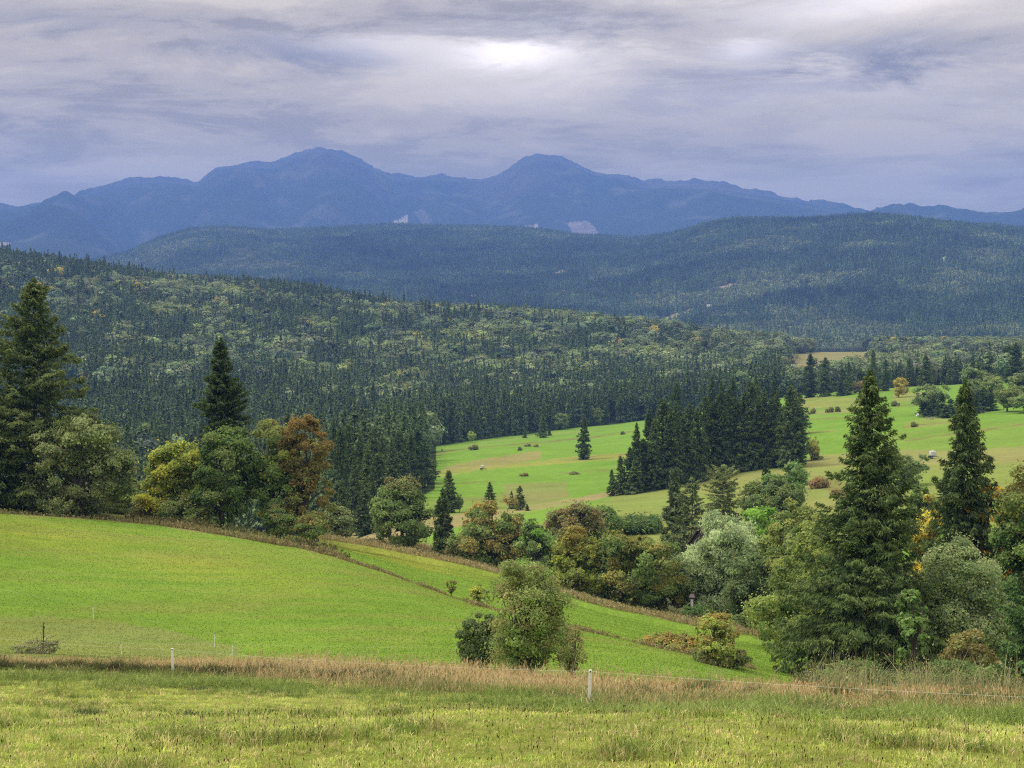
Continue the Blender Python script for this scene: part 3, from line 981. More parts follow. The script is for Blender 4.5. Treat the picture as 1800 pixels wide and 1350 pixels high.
def hero(kind, name, px, top, r, wpx, label, cat='tree', group=None, seed=1, bark=None, **kw):
    x, y, z, a = place(px, r)
    H = height_for(px, top, r)
    W = wpx / FPX * r
    fn = deciduous if kind == 'd' else spruce
    g, t = fn(seed, H, W, **kw)
    e = empty(name, (x, y, z), -a)
    tag(e, label, cat, group)
    link('crown' if cat == 'tree' else 'foliage', g.mesh('crown', (M_LEAF if kind == 'd' else M_NEEDLE,)), e)
    link('trunk' if cat == 'tree' else 'stem', t.mesh('trunk', (bark or (M_BARK if kind == 'd' else M_BARK2),), True), e)
    return e


# palettes (albedo)
OLIVE = ((0.085, 0.110, 0.035), (0.105, 0.120, 0.045), (0.070, 0.095, 0.030))
GREY_OLIVE = ((0.112, 0.120, 0.056), (0.090, 0.102, 0.045), (0.130, 0.138, 0.062))
DARKG = ((0.045, 0.068, 0.024), (0.055, 0.080, 0.028), (0.065, 0.085, 0.030))
YEL = ((0.190, 0.180, 0.035), (0.150, 0.160, 0.038), (0.115, 0.130, 0.035))
GOLD = ((0.124, 0.115, 0.036), (0.108, 0.110, 0.036), (0.092, 0.102, 0.034), (0.138, 0.120, 0.038))
RUST = ((0.118, 0.084, 0.032), (0.110, 0.090, 0.034), (0.120, 0.100, 0.035), (0.105, 0.105, 0.035))
BRIGHT = ((0.115, 0.185, 0.032), (0.135, 0.200, 0.040), (0.090, 0.150, 0.030))
MIDG = ((0.082, 0.108, 0.036), (0.098, 0.122, 0.042), (0.074, 0.096, 0.032))
SILVER = ((0.190, 0.210, 0.115), (0.155, 0.175, 0.095), (0.215, 0.235, 0.135))
SP_DARK = ((0.037, 0.060, 0.024), (0.044, 0.066, 0.025), (0.033, 0.053, 0.023))
SP_OLIVE = ((0.062, 0.086, 0.028), (0.052, 0.076, 0.026), (0.074, 0.094, 0.032))
SP_MID = ((0.045, 0.068, 0.022), (0.055, 0.080, 0.026), (0.036, 0.056, 0.020))
BRUSH = ((0.110, 0.110, 0.045), (0.090, 0.085, 0.040), (0.130, 0.115, 0.050), (0.075, 0.085, 0.035))

# --- left group on the ridge of the field
hero('s', 'spruce_tree', 60, 490, 153, 262, 'tallest tree at the left edge, ragged olive spruce with a narrow top', seed=11, nb=330, nspray=80000,
     ls=0.46, ws=0.11, pal=SP_OLIVE, prof=0.80, ragged=0.26, hang=0.42, up=0.55, tip=(0.105, 0.125, 0.042), flat=0.17)
hero('s', 'spruce_tree', -38, 640, 150, 210, 'dark spruce cut off by the left edge below the tallest spruce', seed=12, nb=150, nspray=24000,
     ls=0.55, ws=0.13, pal=SP_MID, ragged=0.2, hang=0.5, up=0.3, tip=(0.08, 0.10, 0.035))
hero('d', 'willow_tree', 138, 732, 146, 172, 'broad grey olive bushy tree right of the tallest spruce with a low slanting trunk', seed=13, ncl=110, nleaf=34000,
     leaf=0.17, pal=GREY_OLIVE, env=[(0, 0.42, 0.48, 0.38, 2.4), (0.06, 0.80, 0.24, 0.19, 1), (-0.22, 0.66, 0.22, 0.22, .8), (0.3, 0.5, 0.22, 0.2, .6)], trunks=3, rcl=0.085)
hero('d', 'shrub', 218, 838, 168, 70, 'dull green shrub behind the gap right of the grey olive tree', 'shrub', seed=14, ncl=40, nleaf=7000, leaf=0.18, pal=OLIVE, trunks=3, env=[(0, 0.5, 0.48, 0.48, 1)])
hero('d', 'maple_tree', 303, 773, 160, 112, 'yellow green tree left of the narrow dark spruce', seed=15, ncl=80, nleaf=20000, leaf=0.19, pal=YEL,
     env=[(0, 0.62, 0.40, 0.38, 2), (-0.1, 0.35, 0.40, 0.30, 1.2), (0.12, 0.72, 0.30, 0.25, 1)], trunks=2, rcl=0.11)
hero('s', 'spruce_tree', 388, 594, 166, 118, 'narrow dark spruce rising behind the autumn trees on the field edge', seed=16, nb=300, nspray=60000,
     ls=0.42, ws=0.11, pal=SP_DARK + SP_MID, prof=0.66, ragged=0.16, hang=0.28, up=0.6, tip=(0.07, 0.10, 0.035), base=0.12)
hero('d', 'maple_tree', 398, 748, 156, 118, 'dark olive tree with bare trunks in front of the narrow dark spruce', seed=17, ncl=85, nleaf=19000, leaf=0.18, pal=OLIVE + DARKG,
     env=[(0, 0.62, 0.44, 0.38, 2), (0.02, 0.85, 0.26, 0.14, 0.5), (-0.1, 0.35, 0.40, 0.22, 0.7)], trunks=3, rcl=0.095, fill=0.5)
hero('d', 'maple_tree', 478, 726, 159, 118, 'olive green maple with yellow patches left of the orange tree', seed=18, ncl=80, nleaf=18000, leaf=0.19, pal=MIDG + OLIVE + (YEL[1],),
     env=[(0, 0.66, 0.42, 0.34, 2), (0.0, 0.40, 0.42, 0.24, 1)], trunks=2, rcl=0.10, fill=0.5, topc=((0.15, 0.14, 0.04), 0.75))
hero('d', 'maple_tree', 538, 724, 157, 98, 'orange brown maple at the right end of the trees on the field edge', seed=19, ncl=75, nleaf=17000, leaf=0.18, pal=RUST,
     env=[(-0.05, 0.66, 0.42, 0.33, 2), (0.05, 0.30, 0.45, 0.24, 1.3)], rcl=0.11, fill=0.5, topc=((0.140, 0.094, 0.032), 0.66))
hero('d', 'willow_tree', 588, 884, 205, 62, 'rounded grey green willow beside the orange maple', seed=20, ncl=45, nleaf=9000, leaf=0.2, pal=GREY_OLIVE, env=[(0, 0.5, 0.47, 0.48, 1)], rcl=0.13)
hero('d', 'shrub', 262, 868, 163, 62, 'brownish low shrub under the yellow green tree', 'shrub', seed=21, ncl=30, nleaf=6000, leaf=0.16, pal=BRUSH, trunks=4, env=[(0, 0.5, 0.48, 0.45, 1)])
hero('d', 'shrub', 330, 872, 157, 80, 'olive shrub below the yellow green tree at the ridge line', 'shrub', seed=22, ncl=34, nleaf=7000, leaf=0.16, pal=OLIVE + BRUSH, trunks=4, env=[(0, 0.5, 0.48, 0.45, 1)])
hero('d', 'shrub', 490, 885, 152, 55, 'green shrub at the foot of the olive green maple', 'shrub', seed=23, ncl=25, nleaf=4500, leaf=0.15, pal=MIDG + BRUSH, trunks=4, env=[(0, 0.5, 0.48, 0.45, 1)])
hero('d', 'shrub', 545, 900, 150, 60, 'rusty shrub at the foot of the orange maple', 'shrub', seed=24, ncl=28, nleaf=5000, leaf=0.15, pal=RUST + MIDG, trunks=4, env=[(0, 0.5, 0.48, 0.45, 1)])

# --- trees in the ravine behind the strip
hero('d', 'maple_tree', 703, 838, 232, 104, 'dense olive green maple, first of the ravine trees right of the dark spruce stand', seed=30, ncl=85, nleaf=22000, leaf=0.25, pal=OLIVE + MIDG,
     env=[(0, 0.70, 0.36, 0.30, 1.5), (0.05, 0.38, 0.48, 0.33, 2)], rcl=0.11, topc=((0.14, 0.125, 0.05), 0.8))
hero('s', 'spruce_tree', 778, 858, 222, 44, 'slim spruce between the dense olive maple and the brown gold maple', seed=31, nb=120, nspray=12000, ls=0.6, ws=0.16, pal=SP_MID, prof=0.65, tip=(0.08, 0.1, 0.035))
hero('d', 'maple_tree', 862, 874, 214, 142, 'wide brown olive maple left of the pale wispy bush', seed=32, ncl=110, nleaf=30000, leaf=0.25, pal=OLIVE + ((0.13, 0.10, 0.035), (0.15, 0.12, 0.04)),
     env=[(0.08, 0.68, 0.34, 0.31, 1.5), (0.0, 0.40, 0.49, 0.36, 2), (-0.22, 0.35, 0.28, 0.3, .6)], rcl=0.09)
hero('d', 'maple_tree', 842, 882, 228, 54, 'small orange tipped tree behind the wide brown olive maple', seed=33, ncl=30, nleaf=6000, leaf=0.25, pal=((0.19, 0.125, 0.042), (0.15, 0.115, 0.04)), rcl=0.14)
hero('d', 'ash_tree', 942, 912, 205, 88, 'loose fresh green tree behind the wispy bush top', seed=34, ncl=55, nleaf=11000, leaf=0.22, pal=MIDG + (BRIGHT[2],), env=[(0, 0.52, 0.47, 0.46, 1)], rcl=0.12)
hero('d', 'maple_tree', 1008, 892, 252, 104, 'reddish brown maple standing farther back in the ravine', seed=35, ncl=70, nleaf=15000, leaf=0.28, pal=((0.125, 0.095, 0.042), (0.11, 0.10, 0.04), (0.095, 0.10, 0.04)), rcl=0.12)
hero('d', 'ash_tree', 1056, 896, 262, 74, 'light green rounded tree right of the reddish brown maple', seed=36, ncl=50, nleaf=10000, leaf=0.28, pal=((0.095, 0.125, 0.040), (0.085, 0.115, 0.038)), rcl=0.13)
hero('d', 'maple_tree', 1014, 934, 168, 108, 'yellowing maple at the edge of the strip left of the wide golden brown maple', seed=37, ncl=80, nleaf=19000, leaf=0.2, pal=((0.16, 0.17, 0.035), (0.12, 0.135, 0.035), (0.10, 0.12, 0.032)),
     env=[(0, 0.72, 0.32, 0.28, 1.2), (0.02, 0.42, 0.46, 0.36, 2)], rcl=0.11, topc=((0.16, 0.135, 0.035), 0.6))
hero('d', 'maple_tree', 1132, 930, 167, 162, 'wide golden brown maple left of the silver willow', seed=38, ncl=120, nleaf=32000, leaf=0.2, pal=GOLD + OLIVE,
     env=[(0, 0.60, 0.44, 0.38, 2), (0.0, 0.35, 0.49, 0.30, 1.4)], rcl=0.09)
hero('d', 'shrub_tree', 1128, 914, 268, 84, 'dark dome shaped tree showing behind the golden brown maple', seed=39, ncl=45, nleaf=9000, leaf=0.28, pal=DARKG, rcl=0.13)
hero('s', 'spruce_tree', 1188, 824, 238, 50, 'slim spire topped conifer left of the larch', seed=40, nb=110, nspray=11000, ls=0.7, ws=0.15, pal=((0.085, 0.105, 0.045), (0.07, 0.09, 0.04)), prof=0.62, ragged=0.3)
hero('s', 'larch_tree', 1218, 840, 232, 84, 'airy green larch with a visible trunk beside the slim conifer', seed=41, nb=110, nspray=14000, ls=0.55, ws=0.12, pal=((0.11, 0.13, 0.05), (0.09, 0.115, 0.045)), prof=0.55, ragged=0.28, hang=0.2, up=0.7, flat=0.2)
hero('s', 'larch_tree', 1272, 822, 275, 96, 'light green larch behind the top of the silver willow', seed=42, nb=110, nspray=15000, ls=0.65, ws=0.13, pal=((0.13, 0.15, 0.055), (0.11, 0.13, 0.05)), prof=0.6, ragged=0.2, hang=0.1, up=0.9, flat=0.2)
hero('d', 'willow_tree', 1275, 908, 166, 156, 'silver grey willow with a round top in the middle of the ravine trees', seed=43, ncl=170, nleaf=52000, leaf=0.15, pal=SILVER,
     env=[(0.04, 0.76, 0.30, 0.235, 2.2), (-0.26, 0.56, 0.24, 0.18, 1.1), (0.02, 0.38, 0.44, 0.30, 2.2), (0.28, 0.48, 0.24, 0.22, .9)], rcl=0.085, droop=0.45, aspect=2.6, wisp=0.15)
hero('d', 'ash_tree', 1344, 882, 190, 78, 'vivid bright green tree between the silver willow and the dark dome', seed=44, ncl=45, nleaf=11000, leaf=0.24, pal=BRIGHT, rcl=0.14)
hero('d', 'ash_tree', 1362, 928, 176, 88, 'yellow green tree right below the vivid green one', seed=45, ncl=50, nleaf=12000, leaf=0.22, pal=((0.17, 0.20, 0.04), (0.12, 0.15, 0.04), (0.09, 0.12, 0.035)), rcl=0.13)
hero('d', 'hornbeam_tree', 1364, 840, 245, 104, 'dark green rounded tree above the vivid green one', seed=46, ncl=80, nleaf=18000, leaf=0.27, pal=((0.07, 0.09, 0.035), (0.085, 0.095, 0.035)), rcl=0.11)
hero('d', 'willow_tree', 1382, 812, 272, 66, 'fresh green dome behind the dark green rounded tree', seed=47, ncl=45, nleaf=10000, leaf=0.26, pal=((0.085, 0.120, 0.042), (0.10, 0.135, 0.048)), rcl=0.14)
hero('s', 'spruce_tree', 1348, 802, 285, 30, 'little dark spruce left of the fresh green dome', seed=48, nb=70, nspray=5000, ls=0.8, ws=0.25, pal=SP_DARK)
hero('d', 'willow_tree', 1412, 868, 150, 120, 'olive yellow tree left of the big spruce, upper one', seed=49, ncl=70, nleaf=15000, leaf=0.2, pal=((0.14, 0.145, 0.045), (0.11, 0.12, 0.04), (0.10, 0.115, 0.04)), rcl=0.12)
hero('d', 'maple_tree', 1345, 975, 150, 120, 'grey green ragged tree right below the silver willow', seed=50, ncl=80, nleaf=16000, leaf=0.18, pal=((0.09, 0.11, 0.05), (0.075, 0.09, 0.04)), rcl=0.11)
hero('d', 'willow_tree', 1425, 925, 125, 190, 'tall olive green tree touching the left side of the big spruce', seed=51, ncl=120, nleaf=34000, leaf=0.15, pal=((0.115, 0.13, 0.04), (0.09, 0.11, 0.035), (0.13, 0.14, 0.042)),
     env=[(0.05, 0.6, 0.40, 0.38, 2), (-0.05, 0.30, 0.46, 0.28, 1.4)], rcl=0.09, trunks=2)
hero('d', 'shrub', 1300, 1062, 152, 60, 'dark low shrub under the silver willow', 'shrub', seed=52, ncl=26, nleaf=5000, leaf=0.14, pal=DARKG, trunks=4)
hero('d', 'shrub', 1230, 1068, 150, 66, 'dark low shrub between the golden maple and the silver willow', 'shrub', seed=53, ncl=26, nleaf=5000, leaf=0.14, pal=DARKG, trunks=4)
hero('d', 'shrub', 1318, 1070, 141, 58, 'olive bush at the near foot of the silver willow', 'shrub', seed=54, ncl=26, nleaf=5000, leaf=0.13, pal=OLIVE, trunks=4)
hero('d', 'shrub', 1375, 1060, 138, 90, 'dark green bush left of the foot of the big spruce', 'shrub', seed=55, ncl=34, nleaf=8000, leaf=0.13, pal=DARKG + OLIVE, trunks=4)
hero('d', 'ash_tree', 1330, 1010, 160, 90, 'dark green tree low between the silver willow and the tall olive tree', seed=56, ncl=45, nleaf=10000, leaf=0.18, pal=DARKG, rcl=0.12)

# --- right hand group
hero('s', 'spruce_tree', 1530, 652, 100, 296, 'largest spruce in the photo, full dark green cone behind the dry grass at right', seed=60, nb=520, nspray=135000, ls=0.32, ws=0.075, pal=SP_MID + ((0.06, 0.08, 0.026),),
     base=0.004, prof=0.92, ragged=0.19, hang=0.75, up=0.45, tip=(0.095, 0.125, 0.04), flat=0.22, taper_top=0.015)
hero('s', 'spruce_tree', 1697, 668, 130, 146, 'second tall spruce, dark and gappy with a bushy top, right of the largest', seed=61, nb=340, nspray=70000, ls=0.40, ws=0.09, pal=SP_MID,
     prof=0.66, ragged=0.24, hang=0.8, up=0.35, tip=(0.075, 0.095, 0.032), flat=0.15)
hero('d', 'willow_tree', 1672, 948, 104, 205, 'pale grey green leafy tree against the right side of the largest spruce', seed=62, ncl=130, nleaf=42000, leaf=0.12, pal=((0.155, 0.165, 0.085), (0.13, 0.145, 0.07), (0.10, 0.12, 0.055)),
     env=[(0.05, 0.70, 0.30, 0.28, 1.4), (0.05, 0.38, 0.44, 0.33, 2)], rcl=0.085, trunks=3)
hero('d', 'maple_tree', 1832, 792, 122, 165, 'large dark green maple with yellowed top at the right edge', seed=63, ncl=130, nleaf=36000, leaf=0.17, pal=DARKG + OLIVE,
     env=[(0, 0.62, 0.46, 0.36, 2), (0.0, 0.35, 0.48, 0.3, 1.4)], rcl=0.09, topc=((0.15, 0.12, 0.032), 0.66))
hero('d', 'maple_tree', 1742, 810, 132, 96, 'bright orange yellow maple right of the second tall spruce', seed=64, ncl=45, nleaf=12000, leaf=0.2, pal=((0.36, 0.21, 0.025), (0.30, 0.20, 0.03), (0.22, 0.17, 0.04)), rcl=0.13)
hero('d', 'maple_tree', 1638, 868, 150, 60, 'yellow leaved tree between the two tall spruces', seed=65, ncl=45, nleaf=9000, leaf=0.2, pal=((0.34, 0.25, 0.035), (0.26, 0.21, 0.045), (0.20, 0.18, 0.05)), rcl=0.13)
hero('d', 'ash_tree', 1618, 850, 200, 60, 'dull green small tree beside the yellow leaved tree between the two tall spruces', seed=66, ncl=40, nleaf=8000, leaf=0.22, pal=OLIVE, rcl=0.13)
hero('s', 'fir_tree', 1812, 1048, 92, 130, 'fresh green young conifer at the lower right edge', seed=67, nb=120, nspray=16000, ls=0.32, ws=0.08, pal=((0.055, 0.095, 0.030), (0.065, 0.11, 0.035)), prof=0.5, hang=0.3, up=0.5)
hero('d', 'hazel_shrub', 1608, 1022, 93, 66, 'leafy light green sapling in front of the largest spruce', 'sapling', seed=68, ncl=40, nleaf=2600, leaf=0.22, pal=((0.085, 0.12, 0.04), (0.10, 0.13, 0.045)), rcl=0.10, trunks=2,
     env=[(-0.1, 0.75, 0.25, 0.22, 1), (0.05, 0.45, 0.42, 0.3, 1.5)])
hero('d', 'shrub', 1600, 1162, 86, 300, 'dark tangle of bushes at the foot of the largest spruce', 'shrub', seed=69, ncl=90, nleaf=22000, leaf=0.10, pal=DARKG + OLIVE, env=[(-0.3, 0.4, 0.2, 0.4, 1), (0.05, 0.3, 0.25, 0.3, 1), (0.32, 0.5, 0.2, 0.5, 1)], rcl=0.035, trunks=12, wisp=0.6)
hero('d', 'shrub', 1700, 1110, 90, 90, 'rusty leaved low bush in front of the pale grey green tree', 'shrub', seed=70, ncl=26, nleaf=3800, leaf=0.11, pal=((0.12, 0.115, 0.045), (0.11, 0.085, 0.035)), trunks=4)

# --- bushes beside the dry grass
hero('d', 'bush', 926, 966, 61, 160, 'big many stemmed olive bush standing behind the dry grass', 'bush', seed=80, ncl=130, nleaf=24000, leaf=0.07, pal=((0.125, 0.135, 0.05), (0.10, 0.115, 0.042), (0.14, 0.125, 0.055), (0.115, 0.14, 0.045)),
     env=[(0, 0.11, 0.48, 0.12, 1.1), (0, 0.32, 0.48, 0.28, 2.0), (0, 0.50, 0.46, 0.30, 2.0), (0.0, 0.70, 0.34, 0.22, 1.2), (0.2, 0.62, 0.24, 0.22, .7), (-0.16, 0.84, 0.12, 0.15, .3), (0.1, 0.82, 0.12, 0.14, .25), (0.1, 0.25, 0.45, 0.22, 1)], rcl=0.085, trunks=26, fill=0.15, wisp=0.6, tw=0.07)
hero('d', 'bush', 840, 1055, 67, 74, 'dark round bush left of the big many stemmed bush', 'bush', seed=81, ncl=45, nleaf=11000, leaf=0.075, pal=((0.055, 0.07, 0.03), (0.07, 0.08, 0.035)), rcl=0.12, trunks=5, env=[(0, 0.42, 0.48, 0.42, 1), (0, .2, .4, .2, .4)])
hero('d', 'bush', 1006, 1082, 66, 60, 'sparse reddish brown bush right of the big many stemmed bush', 'bush', seed=82, ncl=40, nleaf=1700, leaf=0.06, pal=((0.14, 0.115, 0.055), (0.12, 0.10, 0.05)), rcl=0.10, trunks=12, wisp=0.5, env=[(0, 0.35, 0.48, 0.34, 1), (0, .6, .3, .3, .5)])
hero('d', 'bush', 1258, 1076, 84, 78, 'small yellow green round headed bush above the bramble patch', 'bush', seed=83, ncl=40, nleaf=3600, leaf=0.12, pal=((0.16, 0.17, 0.045), (0.13, 0.135, 0.045), (0.17, 0.13, 0.045)), rcl=0.10, wisp=.3, trunks=4, env=[(0, 0.60, 0.48, 0.38, 1), (0, 0.35, 0.4, 0.2, .4)])
hero('d', 'bramble', 1182, 1117, 92, 125, 'low rusty green bramble patch left of the small round headed bush', 'bush', seed=84, ncl=60, nleaf=9000, leaf=0.10, pal=((0.15, 0.135, 0.045), (0.11, 0.12, 0.04), (0.18, 0.125, 0.045)), rcl=0.06, trunks=9, env=[(0, 0.45, 0.49, 0.45, 1)])
hero('d', 'bramble', 1272, 1143, 84, 100, 'low dark bramble patch under the small round headed bush', 'bush', seed=85, ncl=50, nleaf=7000, leaf=0.09, pal=BRUSH, rcl=0.065, trunks=9, env=[(0, 0.45, 0.49, 0.45, 1)])
hero('d', 'sapling', 793, 1016, 112, 20, 'tiny thin sapling on the strip left of the yellow sapling', 'sapling', seed=86, ncl=14, nleaf=260, leaf=0.10, pal=GOLD, trunks=1, rcl=0.12, env=[(0, 0.62, 0.42, 0.38, 1)])
hero('d', 'sapling', 840, 1028, 110, 32, 'small yellow leaved sapling above the dark round bush', 'sapling', seed=87, ncl=20, nleaf=1100, leaf=0.10, pal=YEL, trunks=3, rcl=0.12, wisp=.3)
hero('d', 'sapling', 607, 972, 128, 12, 'tiny sapling on the terrace edge near the orange maple', 'sapling', seed=88, ncl=10, nleaf=300, leaf=0.14, pal=GOLD, trunks=1, rcl=0.2)
hero('d', 'weed_clump', 66, 1108, 76, 100, 'low dry heap of weeds on the mown corner at left', 'weeds', seed=89, ncl=34, nleaf=2600, leaf=0.05, pal=((0.10, 0.09, 0.055), (0.075, 0.08, 0.04), (0.15, 0.13, 0.08)), trunks=9,
     env=[(-0.1, 0.3, 0.36, 0.2, 2), (0.15, 0.4, 0.2, 0.4, 2), (0, 0.16, 0.48, 0.14, 3)], rcl=0.05, wisp=0.9, tw=0.03)
hero('d', 'dock_plant', 71, 1090, 75, 7, 'single tall dark dock stalk rising from the heap of weeds at left', 'weeds', seed=90, ncl=5, nleaf=70, leaf=0.04, pal=((0.06, 0.045, 0.03), (0.06, 0.06, 0.03)), trunks=1,
     env=[(0, 0.7, 0.4, 0.3, 1)], rcl=0.12, tw=0.004)

# --- single trees of the valley meadow; copies of a few modelled kinds
PROTO = {}
NTH = ['first', 'second', 'third', 'fourth', 'fifth', 'sixth', 'seventh', 'eighth', 'ninth', 'tenth', 'eleventh', 'twelfth', 'thirteenth', 'fourteenth', 'fifteenth', 'sixteenth', 'seventeenth',
       'eighteenth', 'nineteenth', 'twentieth'] + ['twenty ' + a for a in ('first', 'second', 'third', 'fourth', 'fifth', 'sixth', 'seventh', 'eighth', 'ninth')] + ['thirtieth', 'thirty first', 'thirty second']


def nth(k, xs):
    return NTH[sorted(xs).index(xs[k])]



def proto(key, fn):
    if key not in PROTO:
        g, t = fn()
        fol = M_LEAF if key[0] == 'd' else M_NEEDLE
        PROTO[key] = (g.mesh('crown', (fol,)), t.mesh('trunk', (M_BARK if key[0] == 'd' else M_BARK2,), True))
    return PROTO[key]


for i in range(6):       # unit trees: 20 m high, 7 m wide
    proto('s%d' % i, lambda: spruce(200 + i, 20, 7.0, nb=170, nspray=9000, ls=0.75, ws=0.24, pal=SP_DARK + SP_MID, prof=[0.62, 0.75, 0.55, 0.85, 0.68, 0.5][i], ragged=0.18 + 0.03 * i, hang=0.5, up=0.4, tip=(0.055, 0.08, 0.03)))
for i in range(4):       # 12 m high, 10 m wide
    proto('d%d' % i, lambda: deciduous(220 + i, 12, 10.0, ncl=55, nleaf=6500, leaf=0.36, pal=((0.095, 0.115, 0.045), (0.08, 0.10, 0.04), (0.11, 0.125, 0.05)), rcl=0.12,
                                       env=[[(0, 0.56, 0.46, 0.42, 1)], [(0, 0.64, 0.42, 0.34, 1), (0.1, 0.4, 0.4, 0.25, .6)], [(0, 0.5, 0.48, 0.46, 1)], [(-0.1, 0.6, 0.36, 0.36, 1), (0.15, 0.5, 0.34, 0.34, 1)]][i]))
for i in range(2):       # low shrub 2 m high, 5 m wide
    proto('db%d' % i, lambda: deciduous(240 + i, 2, 5.0, ncl=30, nleaf=1600, leaf=0.28, pal=BRUSH, rcl=0.09, trunks=6, wisp=0.5, fill=0.2, env=[(-0.12 + 0.24 * i, 0.5, 0.26, 0.40, 1.2), (0, 0.25, 0.47, 0.22, 1)]))
UNIT = {'s': (20, 7.0), 'd': (12, 10.0), 'b': (2, 5.0)}


def single(key, name, px, top, base, r, wpx, label, cat='tree', group=None, tint=None):
    """a tree at column px whose foot is at photo row base: the distance is found on the terrain near r"""
    if base is not None:
        rs = np.exp(np.linspace(math.log(r * 0.72), math.log(r * 1.35), 140))
        a = float(ray(px, 600)[0])
        X, Y = rs * math.sin(a), rs * math.cos(a)
        Hh = terrain(X, Y)
        _, py = project(X, Y, Hh)
        ok = np.abs(py - base)
        r = float(rs[int(np.argmin(ok + np.abs(rs - r) / r * 3))])
    x, y, z, a = place(px, r)
    H = height_for(px, top, r)
    W = wpx / FPX * r
    kk = 'b' if key[:2] == 'db' else key[0]
    uh, uw = UNIT[kk]
    e = empty(name, (x, y, z - 0.1), -a + random.Random(px * 7 + top).uniform(-3, 3))
    e.scale = (W / uw, W / uw, max(H, 0.4) / uh)
    tag(e, label, cat, group)
    c, t = PROTO[key]
    if tint is None and kk == 's':
        q = random.Random(px * 13 + top).uniform(-0.05, 0.7)
        tint = (q, q * 0.8, q * 0.5)
    co = link('crown' if cat == 'tree' else 'foliage', c, e)
    if tint:
        co['tint'] = tint
    link('trunk' if cat == 'tree' else 'stem', t, e)
    return e


single('s0', 'spruce_tree', 1027, 733, 808, 570, 27, 'lone columnar spruce in the middle of the valley meadow')
single('s1', 'spruce_tree', 955, 704, 769, 770, 19, 'slim spruce on the upper edge of the valley meadow')
single('s3', 'spruce_tree', 923, 754, 770, 760, 9, 'tiny dark spruce left of the slim spruce on the upper meadow edge')
single('s3', 'spruce_tree', 966, 752, 766, 780, 9, 'tiny dark spruce right of the slim spruce on the upper meadow edge')
single('d0', 'willow_tree', 984, 726, 756, 850, 28, 'grey green round tree before the woods at the upper meadow edge')
single('d3', 'willow_tree', 1050, 714, 748, 880, 24, 'olive round tree before the woods near the top of the valley meadow')
single('d1', 'birch_tree', 828, 756, 777, 740, 14, 'small pale yellow green tree at the top left of the valley meadow', tint=(1.0, 0.9, 0.1))
single('db0', 'shrub', 833, 780, 791, 690, 18, 'brown domed shrub on the terrace at the left of the valley meadow', 'shrub')
single('db1', 'shrub', 915, 784, 792, 690, 10, 'brown shrub below the tiny spruces of the valley meadow', 'shrub')
single('db0', 'shrub', 928, 779, 785, 720, 12, 'flat brown shrub, left of two on the meadow terrace', 'shrub')
single('db1', 'shrub', 941, 780, 786, 720, 12, 'flat brown shrub, right of two on the meadow terrace', 'shrub', tint=(0.3, 0, -0.1))
single('db0', 'shrub', 922, 830, 837, 500, 16, 'brown brush heap in the middle of the lower meadow', 'shrub', tint=(0.3, 0.0, 0.0))
single('db1', 'shrub', 1008, 828, 834, 500, 24, 'low straggling brush right of the brown brush heap', 'shrub')
single('db1', 'shrub', 1096, 757, 764, 800, 10, 'small shrub near the grove on the upper meadow', 'shrub')
single('s0', 'spruce_tree', 789, 826, 902, 400, 36, 'pointed dark spruce left of the small meadow spruces')
single('d1', 'birch_tree', 807, 864, 900, 395, 17, 'thin olive tree touching the pointed dark spruce', tint=(0.2, 0.2, 0))
single('s3', 'spruce_tree', 861, 846, 894, 395, 27, 'small wide spruce above the orange tipped tree')
single('s2', 'spruce_tree', 914, 853, 897, 390, 22, 'small dark spruce, larger of a pair on the lower meadow')
single('s3', 'spruce_tree', 899, 862, 895, 392, 15, 'small dark spruce, lesser of a pair on the lower meadow')
single('s3', 'spruce_tree', 927, 885, 898, 390, 9, 'knee high green spruce right of the small pair')
# stand of spruces behind the orange maple
STAND = [(585, 742, 400), (598, 752, 350), (612, 742, 380), (622, 800, 330), (632, 764, 360), (645, 785, 335), (655, 752, 395), (664, 800, 330), (672, 764, 370), (688, 770, 350),
                                  (700, 758, 390), (712, 790, 350), (722, 762, 385), (733, 752, 395), (745, 775, 400), (655, 845, 305), (640, 860, 300), (600, 840, 300), (715, 815, 380), (690, 800, 365)]
for k, (px, top, r) in enumerate(STAND):
    single('s%d' % (k * 5 % 6), 'spruce_tree', px, top, None if px < 668 else float(np.interp(px, [668, 690, 715, 750], [898, 885, 868, 848])), r if px < 668 else 440, 46 - 0.02 * r + (k * 7 % 9), '%s from the left of the dark spruces in the stand right of the orange maple' % nth(k, [q[0] + i * .01 for i, q in enumerate(STAND)]), group='spruces of the stand right of the orange maple')
single('d2', 'willow_tree', 737, 803, 851, 400, 46, 'round grey green tree at the right foot of the spruce stand')
# grove between the meadows
gb = [(1076, 824, 872), (1091, 800, 870), (1108, 785, 868), (1120, 742, 866), (1131, 770, 864), (1141, 715, 862), (1152, 735, 862), (1165, 698, 858), (1178, 718, 858), (1188, 704, 855), (1200, 732, 852), (1212, 706, 850), (1226, 716, 846),
      (1240, 694, 842), (1255, 705, 838), (1268, 668, 836), (1282, 680, 832), (1296, 704, 830), (1308, 688, 828), (1320, 670, 826), (1332, 708, 824), (1344, 680, 822), (1356, 700, 820), (1366, 690, 818), (1378, 712, 820), (1390, 676, 822),
      (1402, 704, 822), (1118, 800, 868), (1160, 790, 860), (1300, 770, 828), (1235, 770, 843), (1375, 760, 821)]
for k, (px, top, base) in enumerate(gb):
    w = 46 if top < 760 else 34
    if k < 2:
        w = 22
    single('s%d' % (k * 5 % 6), 'spruce_tree', px, top, base, 430, w * (0.82 + 0.4 * ((k * 7) % 10) / 10), '%s from the left of the front spruces in the grove between the two meadows' % nth(k, [q[0] for q in gb]), group='spruces of the grove between the two meadows')
